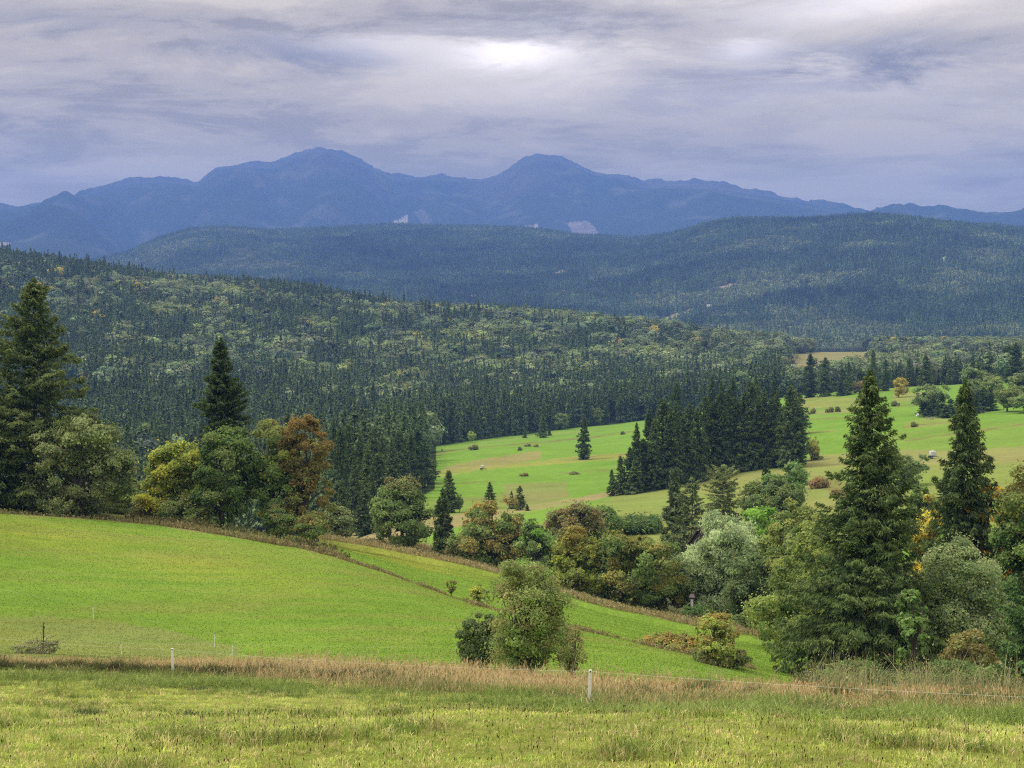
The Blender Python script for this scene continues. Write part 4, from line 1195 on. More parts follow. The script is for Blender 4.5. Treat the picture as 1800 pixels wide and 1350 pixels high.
BACK = [(1330, 655, 790), (1405, 690, 800), (1252, 660, 800), (1288, 662, 790), (1360, 665, 790), (1190, 672, 800)]
for k, (px, top, base) in enumerate(BACK):
    single('s%d' % ((k + 1) % 4), 'spruce_tree', px, top, None, 520, 40, '%s from the left of the spruce tops at the back of the meadow grove' % nth(k, [q[0] for q in BACK]), group='back row of the grove between the two meadows')
single('d0', 'ash_tree', 1398, 755, 812, 420, 40, 'olive tree at the right end of the grove')
single('d1', 'birch_tree', 1429, 764, 808, 470, 24, 'yellow brown airy tree right of the grove', tint=(0.9, 0.5, 0.1))
single('db0', 'shrub', 1436, 796, 808, 465, 22, 'dark low shrub under the yellow brown airy tree', 'shrub')
single('db0', 'shrub', 1440, 836, 858, 350, 44, 'reddish brown thorny shrub on the olive slope', 'shrub', tint=(0.3, -0.1, 0))
single('db1', 'shrub', 1480, 858, 872, 320, 36, 'pale brown thorny shrub beside the largest spruce', 'shrub', tint=(0.4, 0.1, 0.1))
single('d2', 'apple_tree', 1592, 793, 856, 330, 68, 'grey olive apple tree on the slope right of the largest spruce')
single('s1', 'spruce_tree', 1660, 850, 900, 215, 40, 'thin small conifer between the two tall spruces', tint=(0.8, 0.7, 0.5))
# row along the upper right meadow edge
for px, top, base, w, key, nm, lab, ti in [
        (1424, 621, 699, 32, 's0', 'spruce_tree', 'tall spruce, first from the left along the upper right meadow edge', None),
        (1451, 628, 697, 30, 's2', 'spruce_tree', 'tall spruce, second from the left along the upper right meadow edge', None),
        (1492, 634, 694, 20, 's1', 'spruce_tree', 'slim spruce left of the brown round tree on the upper right meadow edge', None),
        (1478, 665, 696, 18, 's3', 'spruce_tree', 'short spruce before the slim one on the upper right meadow edge', None),
        (1535, 614, 690, 22, 's0', 'spruce_tree', 'tall thin spruce rising behind the top of the largest spruce', None),
        (1557, 631, 687, 20, 's2', 'spruce_tree', 'thin spruce between the largest spruce and the yellow round tree', None),
        (1628, 623, 682, 28, 's0', 'spruce_tree', 'olive tinged spruce at the upper right meadow edge beside the bushy clump', (0.6, 0.4, 0.2)),
        (1511, 668, 692, 24, 'd2', 'ash_tree', 'brown round tree on the upper right meadow edge', (0.5, 0.0, 0.0)),
        (1581, 663, 699, 26, 'd0', 'maple_tree', 'small yellow orange round tree on the upper right meadow', (1.3, 0.55, -0.1)),
        (1786, 602, 672, 44, 's1', 'spruce_tree', 'tall dark spruce near the right edge of the photo on the skyline of the meadow', None),
        (1772, 669, 724, 44, 'd1', 'apple_tree', 'olive round headed tree with a short trunk at the upper right', (0.2, 0.1, 0.0)),
        (1812, 690, 726, 60, 'd2', 'apple_tree', 'olive bushy tree cut by the right edge at the upper right', (0.1, 0.1, 0.0)),
        (1715, 640, 700, 60, 'd3', 'ash_tree', 'large olive tree behind the second tall spruce top', None),
        (1745, 660, 705, 40, 'd0', 'ash_tree', 'dull green tree left of the round headed tree', (0.3, 0.2, 0.1)),
        (1800, 655, 700, 60, 'd0', 'ash_tree', 'green tree under the tall dark spruce near the right edge', None)]:
    single(key, nm, px, top, base, 620 if base < 705 else 540, w, lab, 'tree', None, ti)
single('d2', 'willow_tree', 1640, 672, 728, 540, 48, 'grey willow at the left end of the bushy clump', tint=(0.1, 0.1, 0.1))
CLUMP = [(1625, 692, 728), (1642, 698, 730), (1657, 690, 734), (1672, 700, 732), (1688, 690, 730), (1702, 684, 728), (1716, 690, 726), (1730, 680, 722), (1742, 690, 722), (1664, 712, 735), (1634, 712, 733)]
for k, (px, top, base) in enumerate(CLUMP):
    single('s%d' % ((k + 3) % 4), 'spruce_tree', px, top, base, 530, 24 + k % 3 * 3, '%s from the left of the young spruces in the clump on the right meadow' % nth(k, [q[0] for q in CLUMP]), group='young spruces of the clump on the right meadow')
single('d1', 'willow_tree', 1712, 664, 722, 560, 40, 'grey willow at the back of the bushy clump', tint=(0.1, 0.1, 0.1))
for px, base, w, lab in [(1460, 725, 15, 'olive shrub, left of a pair on the right meadow terrace'), (1475, 724, 12, 'olive shrub, right of a pair on the right meadow terrace'), (1430, 727, 14, 'small flat shrub left of the shrub pair on the right meadow terrace'),
                         (1574, 714, 15, 'reddish shrub below the small yellow orange tree'), (1608, 751, 13, 'small brown shrub left of the bushy clump')]:
    single('db%d' % (px % 2), 'shrub', px, base - (11 if w > 11 else 8), base, 560, w, lab, 'shrub')

# ---------------------------------------------------------------- forest
OCC_T = np.maximum.accumulate(HG / np.exp(ROWS)[:, None], axis=0)      # steepest sight line blocked by land nearer than each point


def occluded_t(x, y):
    th, lr = np.arctan2(x, y), np.log(np.hypot(x, y))
    i = np.clip(np.interp(lr, ROWS, np.arange(len(ROWS))) - 1, 0, None).astype(int)
    j = np.interp(th, TH, np.arange(len(TH))).astype(int)
    return OCC_T[i, j]


def kcoord(x, y):
    th, lr = np.arctan2(x, y), np.log(np.hypot(x, y))
    i = np.interp(lr, ROWS, np.arange(len(ROWS)))
    j = np.interp(th, TH, np.arange(len(TH)))
    i0, j0 = np.minimum(i.astype(int), len(ROWS) - 2), np.minimum(j.astype(int), len(TH) - 2)
    a, b = i - i0, j - j0
    return (KG[i0, j0] * (1 - a) + KG[i0 + 1, j0] * a) * (1 - b) + (KG[i0, j0 + 1] * (1 - a) + KG[i0 + 1, j0 + 1] * a) * b


def sample_sector(rg, r0, r1, cell, half=0.375):
    n = int(half * (r1 * r1 - r0 * r0) / cell ** 2 * 2.0)
    r = np.sqrt(rg.uniform(r0 * r0, r1 * r1, n))
    th = rg.uniform(-half, half, n)
    x, y = r * np.sin(th), r * np.cos(th)
    key = np.floor(x / cell).astype(np.int64) * 100003 + np.floor(y / cell).astype(np.int64)
    _, idx = np.unique(key, return_index=True)
    return x[idx], y[idx], r[idx], th[idx]


rgf = np.random.RandomState(5)
fx, fy, fr, fth = sample_sector(rgf, 300, 2380, 5.5)
fz = terrain(fx, fy)
fpx, fpy = project(fx, fy, fz)
fk = kcoord(fx, fy)
inw = fk > KI['meadow_far'] + 0.05
inw |= (fpx < 575) & (fk > KI['strip_far'] + 0.9) & (fr > 320)
inw |= inpoly(fpx + rgf.normal(0, 9, len(fx)), fpy + rgf.normal(0, 5, len(fx)), [(540, 700), (748, 700), (738, 845), (690, 872), (650, 898), (540, 940)]) & (fr > 340)
band = inpoly(fpx, fpy - 0, CLEARING) | inpoly(fpx, fpy - 14, CLEARING) & (fr > 1000)
inw &= ~band
openr = (fpx > 1380) & (fr < 1700)
nz = fbm(fx / 70, fy / 70, 3, 61)
inw &= ~(openr & (nz < 0.40))
n1 = fbm(fx / 38, fy / 38, 2, 71)
n2 = fbm(fx / 190, fy / 190, 3, 72)
pd = np.full(len(fx), 0.10)
pd = np.where((fpy < 665) & (fpx < 650), 0.44, pd)
pd = np.where((fpy < 505 + (fpx * 0.07)) & (fpx < 650), 0.12, pd)
pd = np.where((fpx >= 650) & (fpx < 1060) & (fpy < 680), 0.42, pd)
pd = np.where((fpx >= 1060) & (fpy < 665), 0.68, pd)
pd = np.where((fpx >= 1380), 0.74, pd)
pd = np.where((fpy > 700) & (fpx < 1380), 0.07, pd)
isd = n1 + (n2 - 0.5) * 0.4 + rgf.normal(0, 0.13, len(fx)) > np.interp(pd, [0.05, 0.1, 0.4, 0.7, 0.8], [0.70, 0.66, 0.515, 0.44, 0.41])
isd &= (fr > 950) | (fpx > 1380) | ((fr > 560) & (rgf.rand(len(fx)) < 0.12))
size = rgf.uniform(0.60, 1.25, len(fx))
inw &= ~isd | (rgf.rand(len(fx)) < 0.72)
fh = np.where(isd, 16.5, 20.0) * size
fh = np.where(~isd & (pd > 0.45), fh * 0.84, fh)
fh = np.where(isd, fh * 1.06, fh)
fh = np.where((fpx > 1380) & (fr > 800), fh * 0.78, fh)
fh = np.where(isd | (rgf.rand(len(fx)) < 0.94), fh, fh * 1.25)
top_t = (fz + fh) / fr
seen = inw & (top_t > occluded_t(fx, fy) - 0.002) & (np.abs(fth) < 0.372)
fx, fy, fz, fr, fth, fpx, fpy, isd, fh, top_t, size = [a[seen] for a in (fx, fy, fz, fr, fth, fpx, fpy, isd, fh, top_t, size)]
# how much of each tree stands clear of the trees in front
order = np.argsort(fr)
bins = np.clip(((fth + 0.375) / 0.75 * 600).astype(int), 0, 599)
run = np.full(602, -1.0)
clear = np.zeros(len(fx))
for i in order:
    b = bins[i]
    h0 = max(run[b], run[b + 1], fz[i] / fr[i])
    clear[i] = (top_t[i] - h0) * FPX
    tt = (fz[i] + fh[i] * 0.75) / fr[i]
    if tt > run[b]: run[b] = tt
    if run[b + 1] < tt - 0.002: run[b + 1] = tt - 0.002


def mesh_tree(nm, g, t):
    for V, Q, C, M in zip(t.V, t.Q, t.C, t.M):
        g.add(V, Q - (Q.min() - 0) + 0, (0.06, 0.05, 0.04), 1) if False else None
    off = g.n
    g.V += t.V; g.Q += [q + off for q in t.Q]; g.C += [c * 0 + 0.06 for c in t.C]; g.M += [m * 0 + 1 for m in t.M]
    g.n += t.n
    return g.mesh(nm, (M_FAR, M_BARK2))


FAR_S = ((0.066, 0.094, 0.038), (0.080, 0.108, 0.044), (0.054, 0.082, 0.035))
FAR_D = ((0.080, 0.088, 0.040), (0.068, 0.078, 0.035), (0.094, 0.098, 0.045))
src = []
for i in range(5):
    g, t = spruce(400 + i, 22, [6.0, 7.0, 5.2, 6.4, 7.6][i], nb=46, nspray=700, ls=1.7, ws=0.75, pal=FAR_S, prof=[0.7, 0.85, 0.62, 0.75, 0.8][i], ragged=0.2, hang=0.5, up=0.4, flat=0.24, base=0.08)
    src.append(('a_forest_spruce_%d' % i, mesh_tree('forest_spruce', g, t)))
for i in range(5):
    g, t = deciduous(420 + i, 14, [12.0, 10.0, 13.5, 9.0, 11.5][i], ncl=14, nleaf=800, leaf=0.85, pal=FAR_D, rcl=0.20, tw=0.18, smooth_n=True,
                     env=[[(0, 0.56, 0.44, 0.42, 1)], [(0, 0.6, 0.40, 0.38, 1)], [(0, 0.54, 0.46, 0.42, 1)], [(0, 0.58, 0.40, 0.41, 1)], [(-0.1, 0.6, 0.34, 0.36, 1), (0.14, 0.5, 0.34, 0.34, 1)]][i])
    src.append(('b_forest_broadleaf_%d' % i, mesh_tree('forest_broadleaf', g, t)))
src_col = bpy.data.collections.new('forest_sources')          # kinds only, not linked to the scene
for nm, me in src:
    src_col.objects.link(bpy.data.objects.new(nm, me))

nf = len(fx)
kind_i = np.where(isd, 5 + rgf.randint(0, 5, nf), rgf.randint(0, 5, nf))
scl = np.where(isd, fh / 14.0, fh / 22.0)
frot = rgf.uniform(0, 6.28, nf)
tn = fbm(fx / 60, fy / 60, 3, 91)
tint = np.zeros((nf, 3))
tint[isd] = np.stack([(tn - 0.5) * 0.8 - 0.06, (tn - 0.5) * 0.7, (0.5 - tn) * 0.3 + 0.1], 1)[isd] + rgf.normal(0, 0.24, (isd.sum(), 1)) + rgf.normal(0, 0.05, (isd.sum(), 3))
tint[~isd] = np.stack([(tn - 0.5) * 0.7] * 3, 1)[~isd] + rgf.normal(0, 0.10, ((~isd).sum(), 1))
u = rgf.rand(nf)
aut = isd & (u < 0.014) & (fpy < 640)
tint[aut] = (1.3, 0.7, -0.35)
aut = isd & (u > 0.998)
tint[aut] = (0.9, -0.1, -0.4)

# the nearest ones that show are trees of their own
BOX = []
for o in list(COL.objects):
    if o.get('category') in ('tree', 'bush', 'shrub') and o.parent is None:
        xs = [Vv for ch in o.children if ch.type == 'MESH' for Vv in ch.bound_box]
        if not xs:
            continue
        B = np.array(xs)
        w = (B[:, 0].max() - B[:, 0].min()) * o.scale[0] * 0.42
        L = o.location
        r = math.hypot(L.x, L.y)
        px, pt = project(L.x, L.y, L.z + B[:, 2].max() * o.scale[2])
        BOX.append((px - w * FPX / r, px + w * FPX / r, pt + 4, r))
BOX = np.array(BOX, dtype=float)
fpt = 600 - top_t * FPX
hid = np.zeros(nf, bool)
for b in BOX:
    hid |= (fpx > b[0]) & (fpx < b[1]) & (fpt > b[2]) & (fr > b[3])
score = np.where(hid | (np.abs(fpx - 900) > 905), -1, np.minimum(clear, fh / fr * FPX))
own = np.zeros(nf, bool)
for flag, n_own, nm, lab, grp in ((False, 190, 'forest_spruce', 'dark spruce at the front of the dense wood on the far valley side', 'spruces of the wood on the far valley side'),
                                  (True, 230, 'forest_broadleaf_tree', 'rounded light green broadleaf tree among the dark spruces of the hillside wood', 'broadleaf trees of the hillside wood')):
    idx = np.where((isd == flag) & (score > 0))[0]
    idx = idx[np.argsort(-score[idx])][:n_own]
    own[idx] = True
    for i in idx:
        o = bpy.data.objects.new(nm, src[kind_i[i]][1])
        COL.objects.link(o)
        o.location = (fx[i], fy[i], fz[i] - 0.2)
        o.rotation_euler = (0, 0, frot[i])
        s = scl[i]
        o.scale = (s, s, s)
        o['tint'] = [float(v) for v in tint[i]]
        tag(o, lab, 'tree', grp)


def scatter_object(name, P, idx, sc, rot, tints, coll, label, cat, stretch=None):
    me = bpy.data.meshes.new(name)
    me.vertices.add(len(P))
    me.vertices.foreach_set('co', np.ascontiguousarray(P, np.float32).ravel())
    for nm, typ, dat, fld in (('idx', 'INT', np.asarray(idx, np.int32), 'value'), ('sc', 'FLOAT', np.asarray(sc, np.float32), 'value'),
                              ('rot', 'FLOAT', np.asarray(rot, np.float32), 'value'), ('tint', 'FLOAT_VECTOR', np.ascontiguousarray(tints, np.float32).ravel(), 'vector')):
        at = me.attributes.new(nm, typ, 'POINT')
        at.data.foreach_set(fld, dat)
    o = link(name, me)
    tag(o, label, cat, None, 'stuff')
    ng = bpy.data.node_groups.new(name + '_scatter', 'GeometryNodeTree')
    ng.interface.new_socket('Geometry', in_out='INPUT', socket_type='NodeSocketGeometry')
    ng.interface.new_socket('Geometry', in_out='OUTPUT', socket_type='NodeSocketGeometry')
    N, Lk = ng.nodes, ng.links
    gi, go = N.new('NodeGroupInput'), N.new('NodeGroupOutput')
    ci = N.new('GeometryNodeCollectionInfo')
    ci.inputs['Collection'].default_value = coll
    ci.inputs['Separate Children'].default_value = True
    ci.inputs['Reset Children'].default_value = True
    m2p = N.new('GeometryNodeMeshToPoints')
    m2p.inputs['Radius'].default_value = 0.01
    ip = N.new('GeometryNodeInstanceOnPoints')
    ip.inputs['Pick Instance'].default_value = True

    def attr(nm, typ):
        a = N.new('GeometryNodeInputNamedAttribute')
        a.data_type = typ
        a.inputs['Name'].default_value = nm
        return a.outputs['Attribute']
    cx = N.new('ShaderNodeCombineXYZ')
    Lk.new(attr('rot', 'FLOAT'), cx.inputs[2])
    Lk.new(gi.outputs[0], m2p.inputs[0])
    Lk.new(m2p.outputs[0], ip.inputs['Points'])
    Lk.new(ci.outputs[0], ip.inputs['Instance'])
    Lk.new(attr('idx', 'INT'), ip.inputs['Instance Index'])
    Lk.new(cx.outputs[0], ip.inputs['Rotation'])
    Lk.new(attr('sc', 'FLOAT'), ip.inputs['Scale'])
    Lk.new(ip.outputs[0], go.inputs[0])
    md = o.modifiers.new('scatter', 'NODES')
    md.node_group = ng
    return o


rest = ~own & (clear > -6)
scatter_object('forest', np.stack([fx, fy, fz - 0.2], 1)[rest], kind_i[rest], scl[rest], frot[rest], tint[rest], src_col,
               'mixed forest of dark spruces and light broadleaf trees covering the middle hillside', 'forest')

# far hills: clumps of small trees
src2 = bpy.data.collections.new('hill_sources')


def tiny_tree(rg, dec, x, y, z, h, g):
    if dec:
        w = h * 0.33
        n = 46
        d = unit(rg.normal(size=(n, 3)))
        P = np.array([x, y, z + h * 0.55]) + d * np.array([w, w, h * 0.42]) * rg.uniform(0.6, 1.0, (n, 1))
        A = unit(np.cross(d, rg.normal(size=(n, 3))))
        B = np.cross(unit(d + rg.normal(0, 0.4, (n, 3))), A)
        V, Q = diamonds(P, A * 1.35, B * 1.1)
        g.add(V, Q, rep4(np.array(FAR_D[rg.randint(3)]) * np.array([2.0, 2.15, 2.0]) * rg.uniform(0.8, 1.2) * rg.uniform(0.8, 1.2, (n, 1))))
    else:
        n = 44
        u = rg.uniform(0.05, 0.98, n)
        a = rg.uniform(0, 6.28, n)
        w = h * 0.155 * (1 - u) ** 0.8 + 0.12
        rr = w * rg.uniform(0.3, 1.0, n)
        P = np.stack([x + np.cos(a) * rr, y + np.sin(a) * rr, z + u * h], 1)
        A = unit(np.stack([np.cos(a), np.sin(a), np.full(n, -0.9)], 1)) * (1.5 + w[:, None] * 0.3)
        B = unit(np.stack([-np.sin(a), np.cos(a), rg.normal(0, 0.3, n)], 1)) * 0.95
        V, Q = diamonds(P, A, B)
        g.add(V, Q, rep4(np.array(FAR_S[rg.randint(3)]) * np.array([1.5, 1.7, 1.6]) * rg.uniform(0.8, 1.2) * rg.uniform(0.8, 1.2, (n, 1))))


for i in range(8):
    rg = np.random.RandomState(600 + i)
    g = Geo()
    dec = i >= 5
    for k in range(11):
        a, q = rg.uniform(0, 6.28), 17 * math.sqrt(rg.rand())
        isdk = rg.rand() < (0.85 if dec else 0.06)
        tiny_tree(rg, isdk, math.cos(a) * q, math.sin(a) * q, -1.5, rg.uniform(10, 16) if isdk else rg.uniform(15, 25), g)
    me = g.mesh('hill_clump', (M_FAR,))
    src2.objects.link(bpy.data.objects.new('c_hill_clump_%d' % i, me))
hx, hy, hr, hth = sample_sector(np.random.RandomState(8), 2400, 7000, 19.0, 0.368)
hz = terrain(hx, hy)
hpx, hpy = project(hx, hy, hz)
keep = (hz + 24) / hr > occluded_t(hx, hy)
for poly, _ in HILL_CLEAR:
    keep &= ~inpoly(hpx, hpy, poly) & ~inpoly(hpx, hpy - 2.5, poly)
hx, hy, hz, hr, hpx, hpy = [a[keep] for a in (hx, hy, hz, hr, hpx, hpy)]
nh = len(hx)
h1 = fbm(hx / 150, hy / 150, 3, 51)
h2 = fbm(hx / 500, hy / 500, 3, 52)
lim = 0.565 - 0.14 * np.clip(1 - np.abs(hpx - 1400) / 220, 0, 1) * np.clip((hpy - 520) / 40, 0, 1) - 0.05 * np.clip((hpy - 560) / 40, 0, 1)
hd = h1 * 0.6 + h2 * 0.4 + rgf.normal(0, 0.03, nh) > lim
hi = np.where(hd, 5 + rgf.randint(0, 3, nh), rgf.randint(0, 5, nh))
ht = np.stack([(h1 - 0.5) * 1.3 + (h2 - 0.5) * 1.2] * 3, 1) + rgf.normal(0, 0.2, (nh, 1))
scatter_object('hill_forest', np.stack([hx, hy, hz], 1), hi, rgf.uniform(0.75, 1.15, nh), rgf.uniform(0, 6.28, nh), ht, src2,
               'far forest of spruces covering the bluish hills', 'forest')

# ---------------------------------------------------------------- grass and weeds


def ground_pts(rg, n, r0, r1, half=0.42, power=0.0, th0=None, th1=None):
    n = int(n * half / 0.37)
    u = rg.rand(n)
    if power == 0:
        r = r0 + (r1 - r0) * u
    else:
        r = np.exp(np.log(r0) + (np.log(r1) - np.log(r0)) * u)
    th = rg.uniform(-half if th0 is None else th0, half if th1 is None else th1, n)
    x, y = r * np.sin(th), r * np.cos(th)
    return x, y, r, th


def blades(rg, x, y, z, h, w, lean, col, wind=0.25):
    """curved grass blades: an upright lower piece and a drooping upper piece (6 vertices each)"""
    n = len(x)
    a = rg.uniform(0, 6.28, n)
    D = np.stack([np.cos(a) + wind, np.sin(a), np.zeros(n)], 1)
    b = rg.uniform(0, 3.14, n)
    B = np.stack([np.cos(b), np.sin(b), np.zeros(n)], 1) * (w * 0.5)[:, None]
    P0 = np.stack([x, y, z], 1)
    ln, hh = np.asarray(lean)[:, None], h[:, None]
    up = np.array([0, 0, 1.0])
    P1 = P0 + unit(up + D * ln * 0.45) * hh * 0.55
    P2 = P1 + unit(up * np.maximum(1.0 - ln * 0.45, 0.15) + D * ln * 1.1) * hh * 0.5
    V = np.stack([P0 - B * 0.6, P0 + B * 0.6, P1 + B, P1 - B, P2 + B * 0.12, P2 - B * 0.12], 1).reshape(-1, 3)
    i = np.arange(n)[:, None] * 6
    Q = np.concatenate([i + np.array([[0, 1, 2, 3]]), i + np.array([[3, 2, 4, 5]])])
    return V, Q, np.repeat(np.clip(col, 0.004, 1), 6, axis=0), P2


def stuff_mesh(name, parts, mat, label, cat):
    g = Geo()
    for p in parts:
        g.add(*p[:3])
    o = link(name, g.mesh(name, (mat,)))
    return tag(o, label, cat, None, 'stuff')


rg = np.random.RandomState(77)
# near meadow: clumps of short blades
parts = []
nc_, per = 62000, 9
x, y, r, th = ground_pts(rg, nc_, 15, 64)
ks = kcoord(x, y)
ok = ks < KI['strip_front'] + 0.15
x, y, r = x[ok], y[ok], r[ok]
n = len(x)
pn = fbm(x / 1.5, y / 1.1, 3, 131)
pm = fbm(x / 9, y / 6, 3, 132)
pf = fbm(x / 0.45, y / 0.45, 2, 133)
tuss = np.clip((pn - 0.57) * 6, 0, 1)
hh = (0.035 + 0.04 * rg.rand(n) + 0.12 * tuss + 0.05 * np.clip(pf - 0.5, 0, 1)) * (0.75 + 0.6 * pm)
base = np.where((rg.rand(n) < 0.5)[:, None], np.array([0.56, 0.60, 0.15]), np.array([0.42, 0.52, 0.11]))
base = base * (1 - tuss[:, None] * 0.7) + np.array([0.15, 0.21, 0.05]) * tuss[:, None] * 0.7
kk = np.clip((0.47 - pm) * 5, 0, 1)[:, None]
base = base * (1 - 0.6 * kk) + np.array([0.20, 0.29, 0.055]) * 0.6 * kk
straw = rg.rand(n) < 0.16 + 0.15 * pm
base[straw] = (0.68, 0.58, 0.26)
base *= rg.uniform(0.72, 1.25, (n, 1)) * (0.62 + 0.75 * pf[:, None])
ix = np.repeat(np.arange(n), per)
xx = x[ix] + rg.normal(0, 0.055, len(ix))
yy = y[ix] + rg.normal(0, 0.055, len(ix))
parts.append(blades(rg, xx, yy, terrain(xx, yy) - 0.01, hh[ix] * rg.uniform(0.6, 1.4, len(ix)), 0.006 + 0.006 * rg.rand(len(ix)) + r[ix] * 0.00008, rg.uniform(0.2, 1.6, len(ix)),
                    base[ix] * rg.uniform(0.8, 1.22, (len(ix), 1))))
stuff_mesh('meadow_grass', parts, M_GRASS, 'short yellow green grass of the near meadow in front of the fence', 'grass')

# dark seed heads and stalks in the near meadow
x, y, r, th = ground_pts(rg, 9000, 16, 42)
d = fbm(x / 5, y / 5, 3, 140)
ok = (kcoord(x, y) < KI['strip_front'] - 0.2) & (rg.rand(len(x)) < np.clip((d - 0.42) * 3, 0.03, 0.7) * np.clip((38 - r) / 16, 0, 1))
x, y = x[ok], y[ok]
n = len(x)
z = terrain(x, y)
hs = rg.uniform(0.07, 0.17, n)
st = blades(rg, x, y, z, hs, np.full(n, 0.006), rg.uniform(0, 0.5, n), np.tile(np.array([[0.16, 0.13, 0.06]]), (n, 1)))
tips = st[3]
hd_ = blades(rg, tips[:, 0], tips[:, 1], tips[:, 2] - 0.012, rg.uniform(0.02, 0.045, n), rg.uniform(0.010, 0.018, n), rg.uniform(0, 0.4, n), np.array([0.075, 0.042, 0.022]) * rg.uniform(0.6, 1.6, (n, 1)))
stuff_mesh('seed_heads', [st, hd_], M_GRASS, 'dark brown seed heads on thin stalks scattered over the near meadow', 'seed heads')

def find_r(px, base, r):
    rs = np.exp(np.linspace(math.log(r * 0.7), math.log(r * 1.4), 300))
    a = float(ray(px, 600)[0])
    X, Y = rs * math.sin(a), rs * math.cos(a)
    _, py = project(X, Y, terrain(X, Y))
    return float(rs[int(np.argmin(np.abs(py - base) + np.abs(rs - r) / r * 2))])


# long green grass along the foot of the dry strip
parts = []
mounds = [(1130, 1226, 75, 0.34), (1235, 1222, 95, 0.42), (1325, 1228, 70, 0.36), (1400, 1236, 50, 0.25), (1480, 1230, 95, 0.42), (1560, 1236, 60, 0.32), (1640, 1240, 60, 0.28), (1705, 1238, 110, 0.40), (1790, 1246, 80, 0.42),
          (1300, 1248, 90, 0.18), (1450, 1254, 80, 0.18), (1600, 1258, 120, 0.2), (900, 1222, 60, 0.22), (760, 1216, 60, 0.2), (980, 1230, 40, 0.2), (660, 1262, 40, 0.16), (940, 1290, 40, 0.2), (690, 1318, 40, 0.18), (330, 1318, 60, 0.15),
          (150, 1322, 70, 0.15), (1060, 1268, 30, 0.15), (480, 1222, 90, 0.16), (350, 1215, 60, 0.14)]
mounds += [(q, 1174 + max(0, q - 100) * 0.035 + (q * 7 % 5), 46, -0.30 - (q * 13 % 7) * 0.02) for q in range(-40, 700, 34)]
for mx, my, mw, mh in mounds:
    mr = find_r(mx, my, 45)
    ma = float(ray(mx, 600)[0])
    wr = mw / FPX * mr * 0.62
    m = int(3200 * max(wr, 0.5))
    qa, qr = rg.uniform(0, 6.28, m), np.sqrt(rg.rand(m))
    xx = mr * math.sin(ma) + np.cos(qa) * qr * wr
    yy = mr * math.cos(ma) + np.sin(qa) * qr * min(wr, 0.6)
    hh = abs(mh) * 1.3 * (1.15 - qr ** 2) * rg.uniform(0.5, 1.25, m)
    cc = np.where(rg.rand(m)[:, None] < 0.5, np.array([0.19, 0.24, 0.085]), np.array([0.09, 0.12, 0.04]))  # mound greens darkened, the shade beneath the tussocks put into their colour
    if mh < 0:
        cc = np.where(rg.rand(m)[:, None] < 0.5, np.array([0.15, 0.155, 0.06]), np.array([0.10, 0.105, 0.045]))
    parts.append(blades(rg, xx, yy, terrain(xx, yy) - 0.02, hh, 0.009 + 0.008 * rg.rand(m), rg.uniform(0.4, 2.2, m), cc * rg.uniform(0.5, 1.5, (m, 1)), 0.7))
x, y, r, th = ground_pts(rg, 110000, 26, 72)
k = kcoord(x, y) - KI['strip_front']
px, _ = project(x, y, terrain(x, y))
pn = fbm(x / 2.4, y / 0.9, 3, 150)
pm = fbm(x / 6, y / 3, 3, 151)
wdt = np.interp(px, [-200, 300, 900, 1100, 1800], [0.22, 0.25, 0.30, 0.75, 0.85])
dens = np.clip(1 - np.abs(k + wdt * 0.35) / wdt, 0, 1) * (0.10 + 1.4 * np.clip((pn - 0.44) * 4, 0, 1))
ok = (rg.rand(len(x)) < dens)
x, y, pn, pm, px, k = [a[ok] for a in (x, y, pn, pm, px, k)]
ix = np.repeat(np.arange(len(x)), 6)
n = len(ix)
xx, yy = x[ix] + rg.normal(0, 0.07, n), y[ix] + rg.normal(0, 0.07, n)
hh = (0.12 + 0.42 * np.clip((pn[ix] - 0.42) * 3.2, 0, 1)) * rg.uniform(0.6, 1.3, n)
c1, c2 = np.array([0.19, 0.27, 0.06]), np.array([0.32, 0.38, 0.11])
cc = c1 * (1 - pm[ix][:, None]) + c2 * pm[ix][:, None]
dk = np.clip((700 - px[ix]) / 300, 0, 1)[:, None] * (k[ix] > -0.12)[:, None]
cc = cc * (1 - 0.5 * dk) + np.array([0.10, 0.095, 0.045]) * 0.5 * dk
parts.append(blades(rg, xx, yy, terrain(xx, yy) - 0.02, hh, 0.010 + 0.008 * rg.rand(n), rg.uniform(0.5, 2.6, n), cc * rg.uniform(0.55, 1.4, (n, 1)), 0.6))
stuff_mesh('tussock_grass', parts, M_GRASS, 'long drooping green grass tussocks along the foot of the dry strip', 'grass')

# dry reddish grass of the strip
parts = []
x, y, r, th = ground_pts(rg, 330000, 33, 84)
K_ = kcoord(x, y)
k = K_ - KI['strip_front']
px, _ = project(x, y, terrain(x, y))
pn = fbm(x / 2.5, y / 2.5, 3, 160)
lo = np.interp(px, [-200, 250, 420, 900], [0.25, 0.25, 0.1, 0.0])
hi_ = np.interp(px, [-200, 150, 420, 900, 1800], [0.75, 0.8, 1.05, 1.12, 1.12])
kj = k + (pn - 0.5) * 0.9 + rg.normal(0, 0.08, len(x))
ok = (kj > lo) & (kj < hi_) & (rg.rand(len(x)) < 0.3 + 1.5 * np.clip(pn - 0.3, 0, 1))
x, y, pn, px, k, kj = [a[ok] for a in (x, y, pn, px, k, kj)]
n = len(x)
z = terrain(x, y)
sc = np.interp(px, [-200, 200, 380, 520, 1000, 1250, 1800], [0.36, 0.42, 0.62, 0.95, 0.88, 0.66, 0.62])
pq = fbm(x / 1.2, y / 1.2, 3, 161)
hh = (0.22 + 0.5 * rg.rand(n) ** 1.6) * sc * (0.45 + 0.7 * pn + 0.45 * pq)
tan1, tan2, tan3 = np.array([0.60, 0.47, 0.24]), np.array([0.66, 0.58, 0.31]), np.array([0.48, 0.34, 0.17])
u_ = rg.rand(n)[:, None]
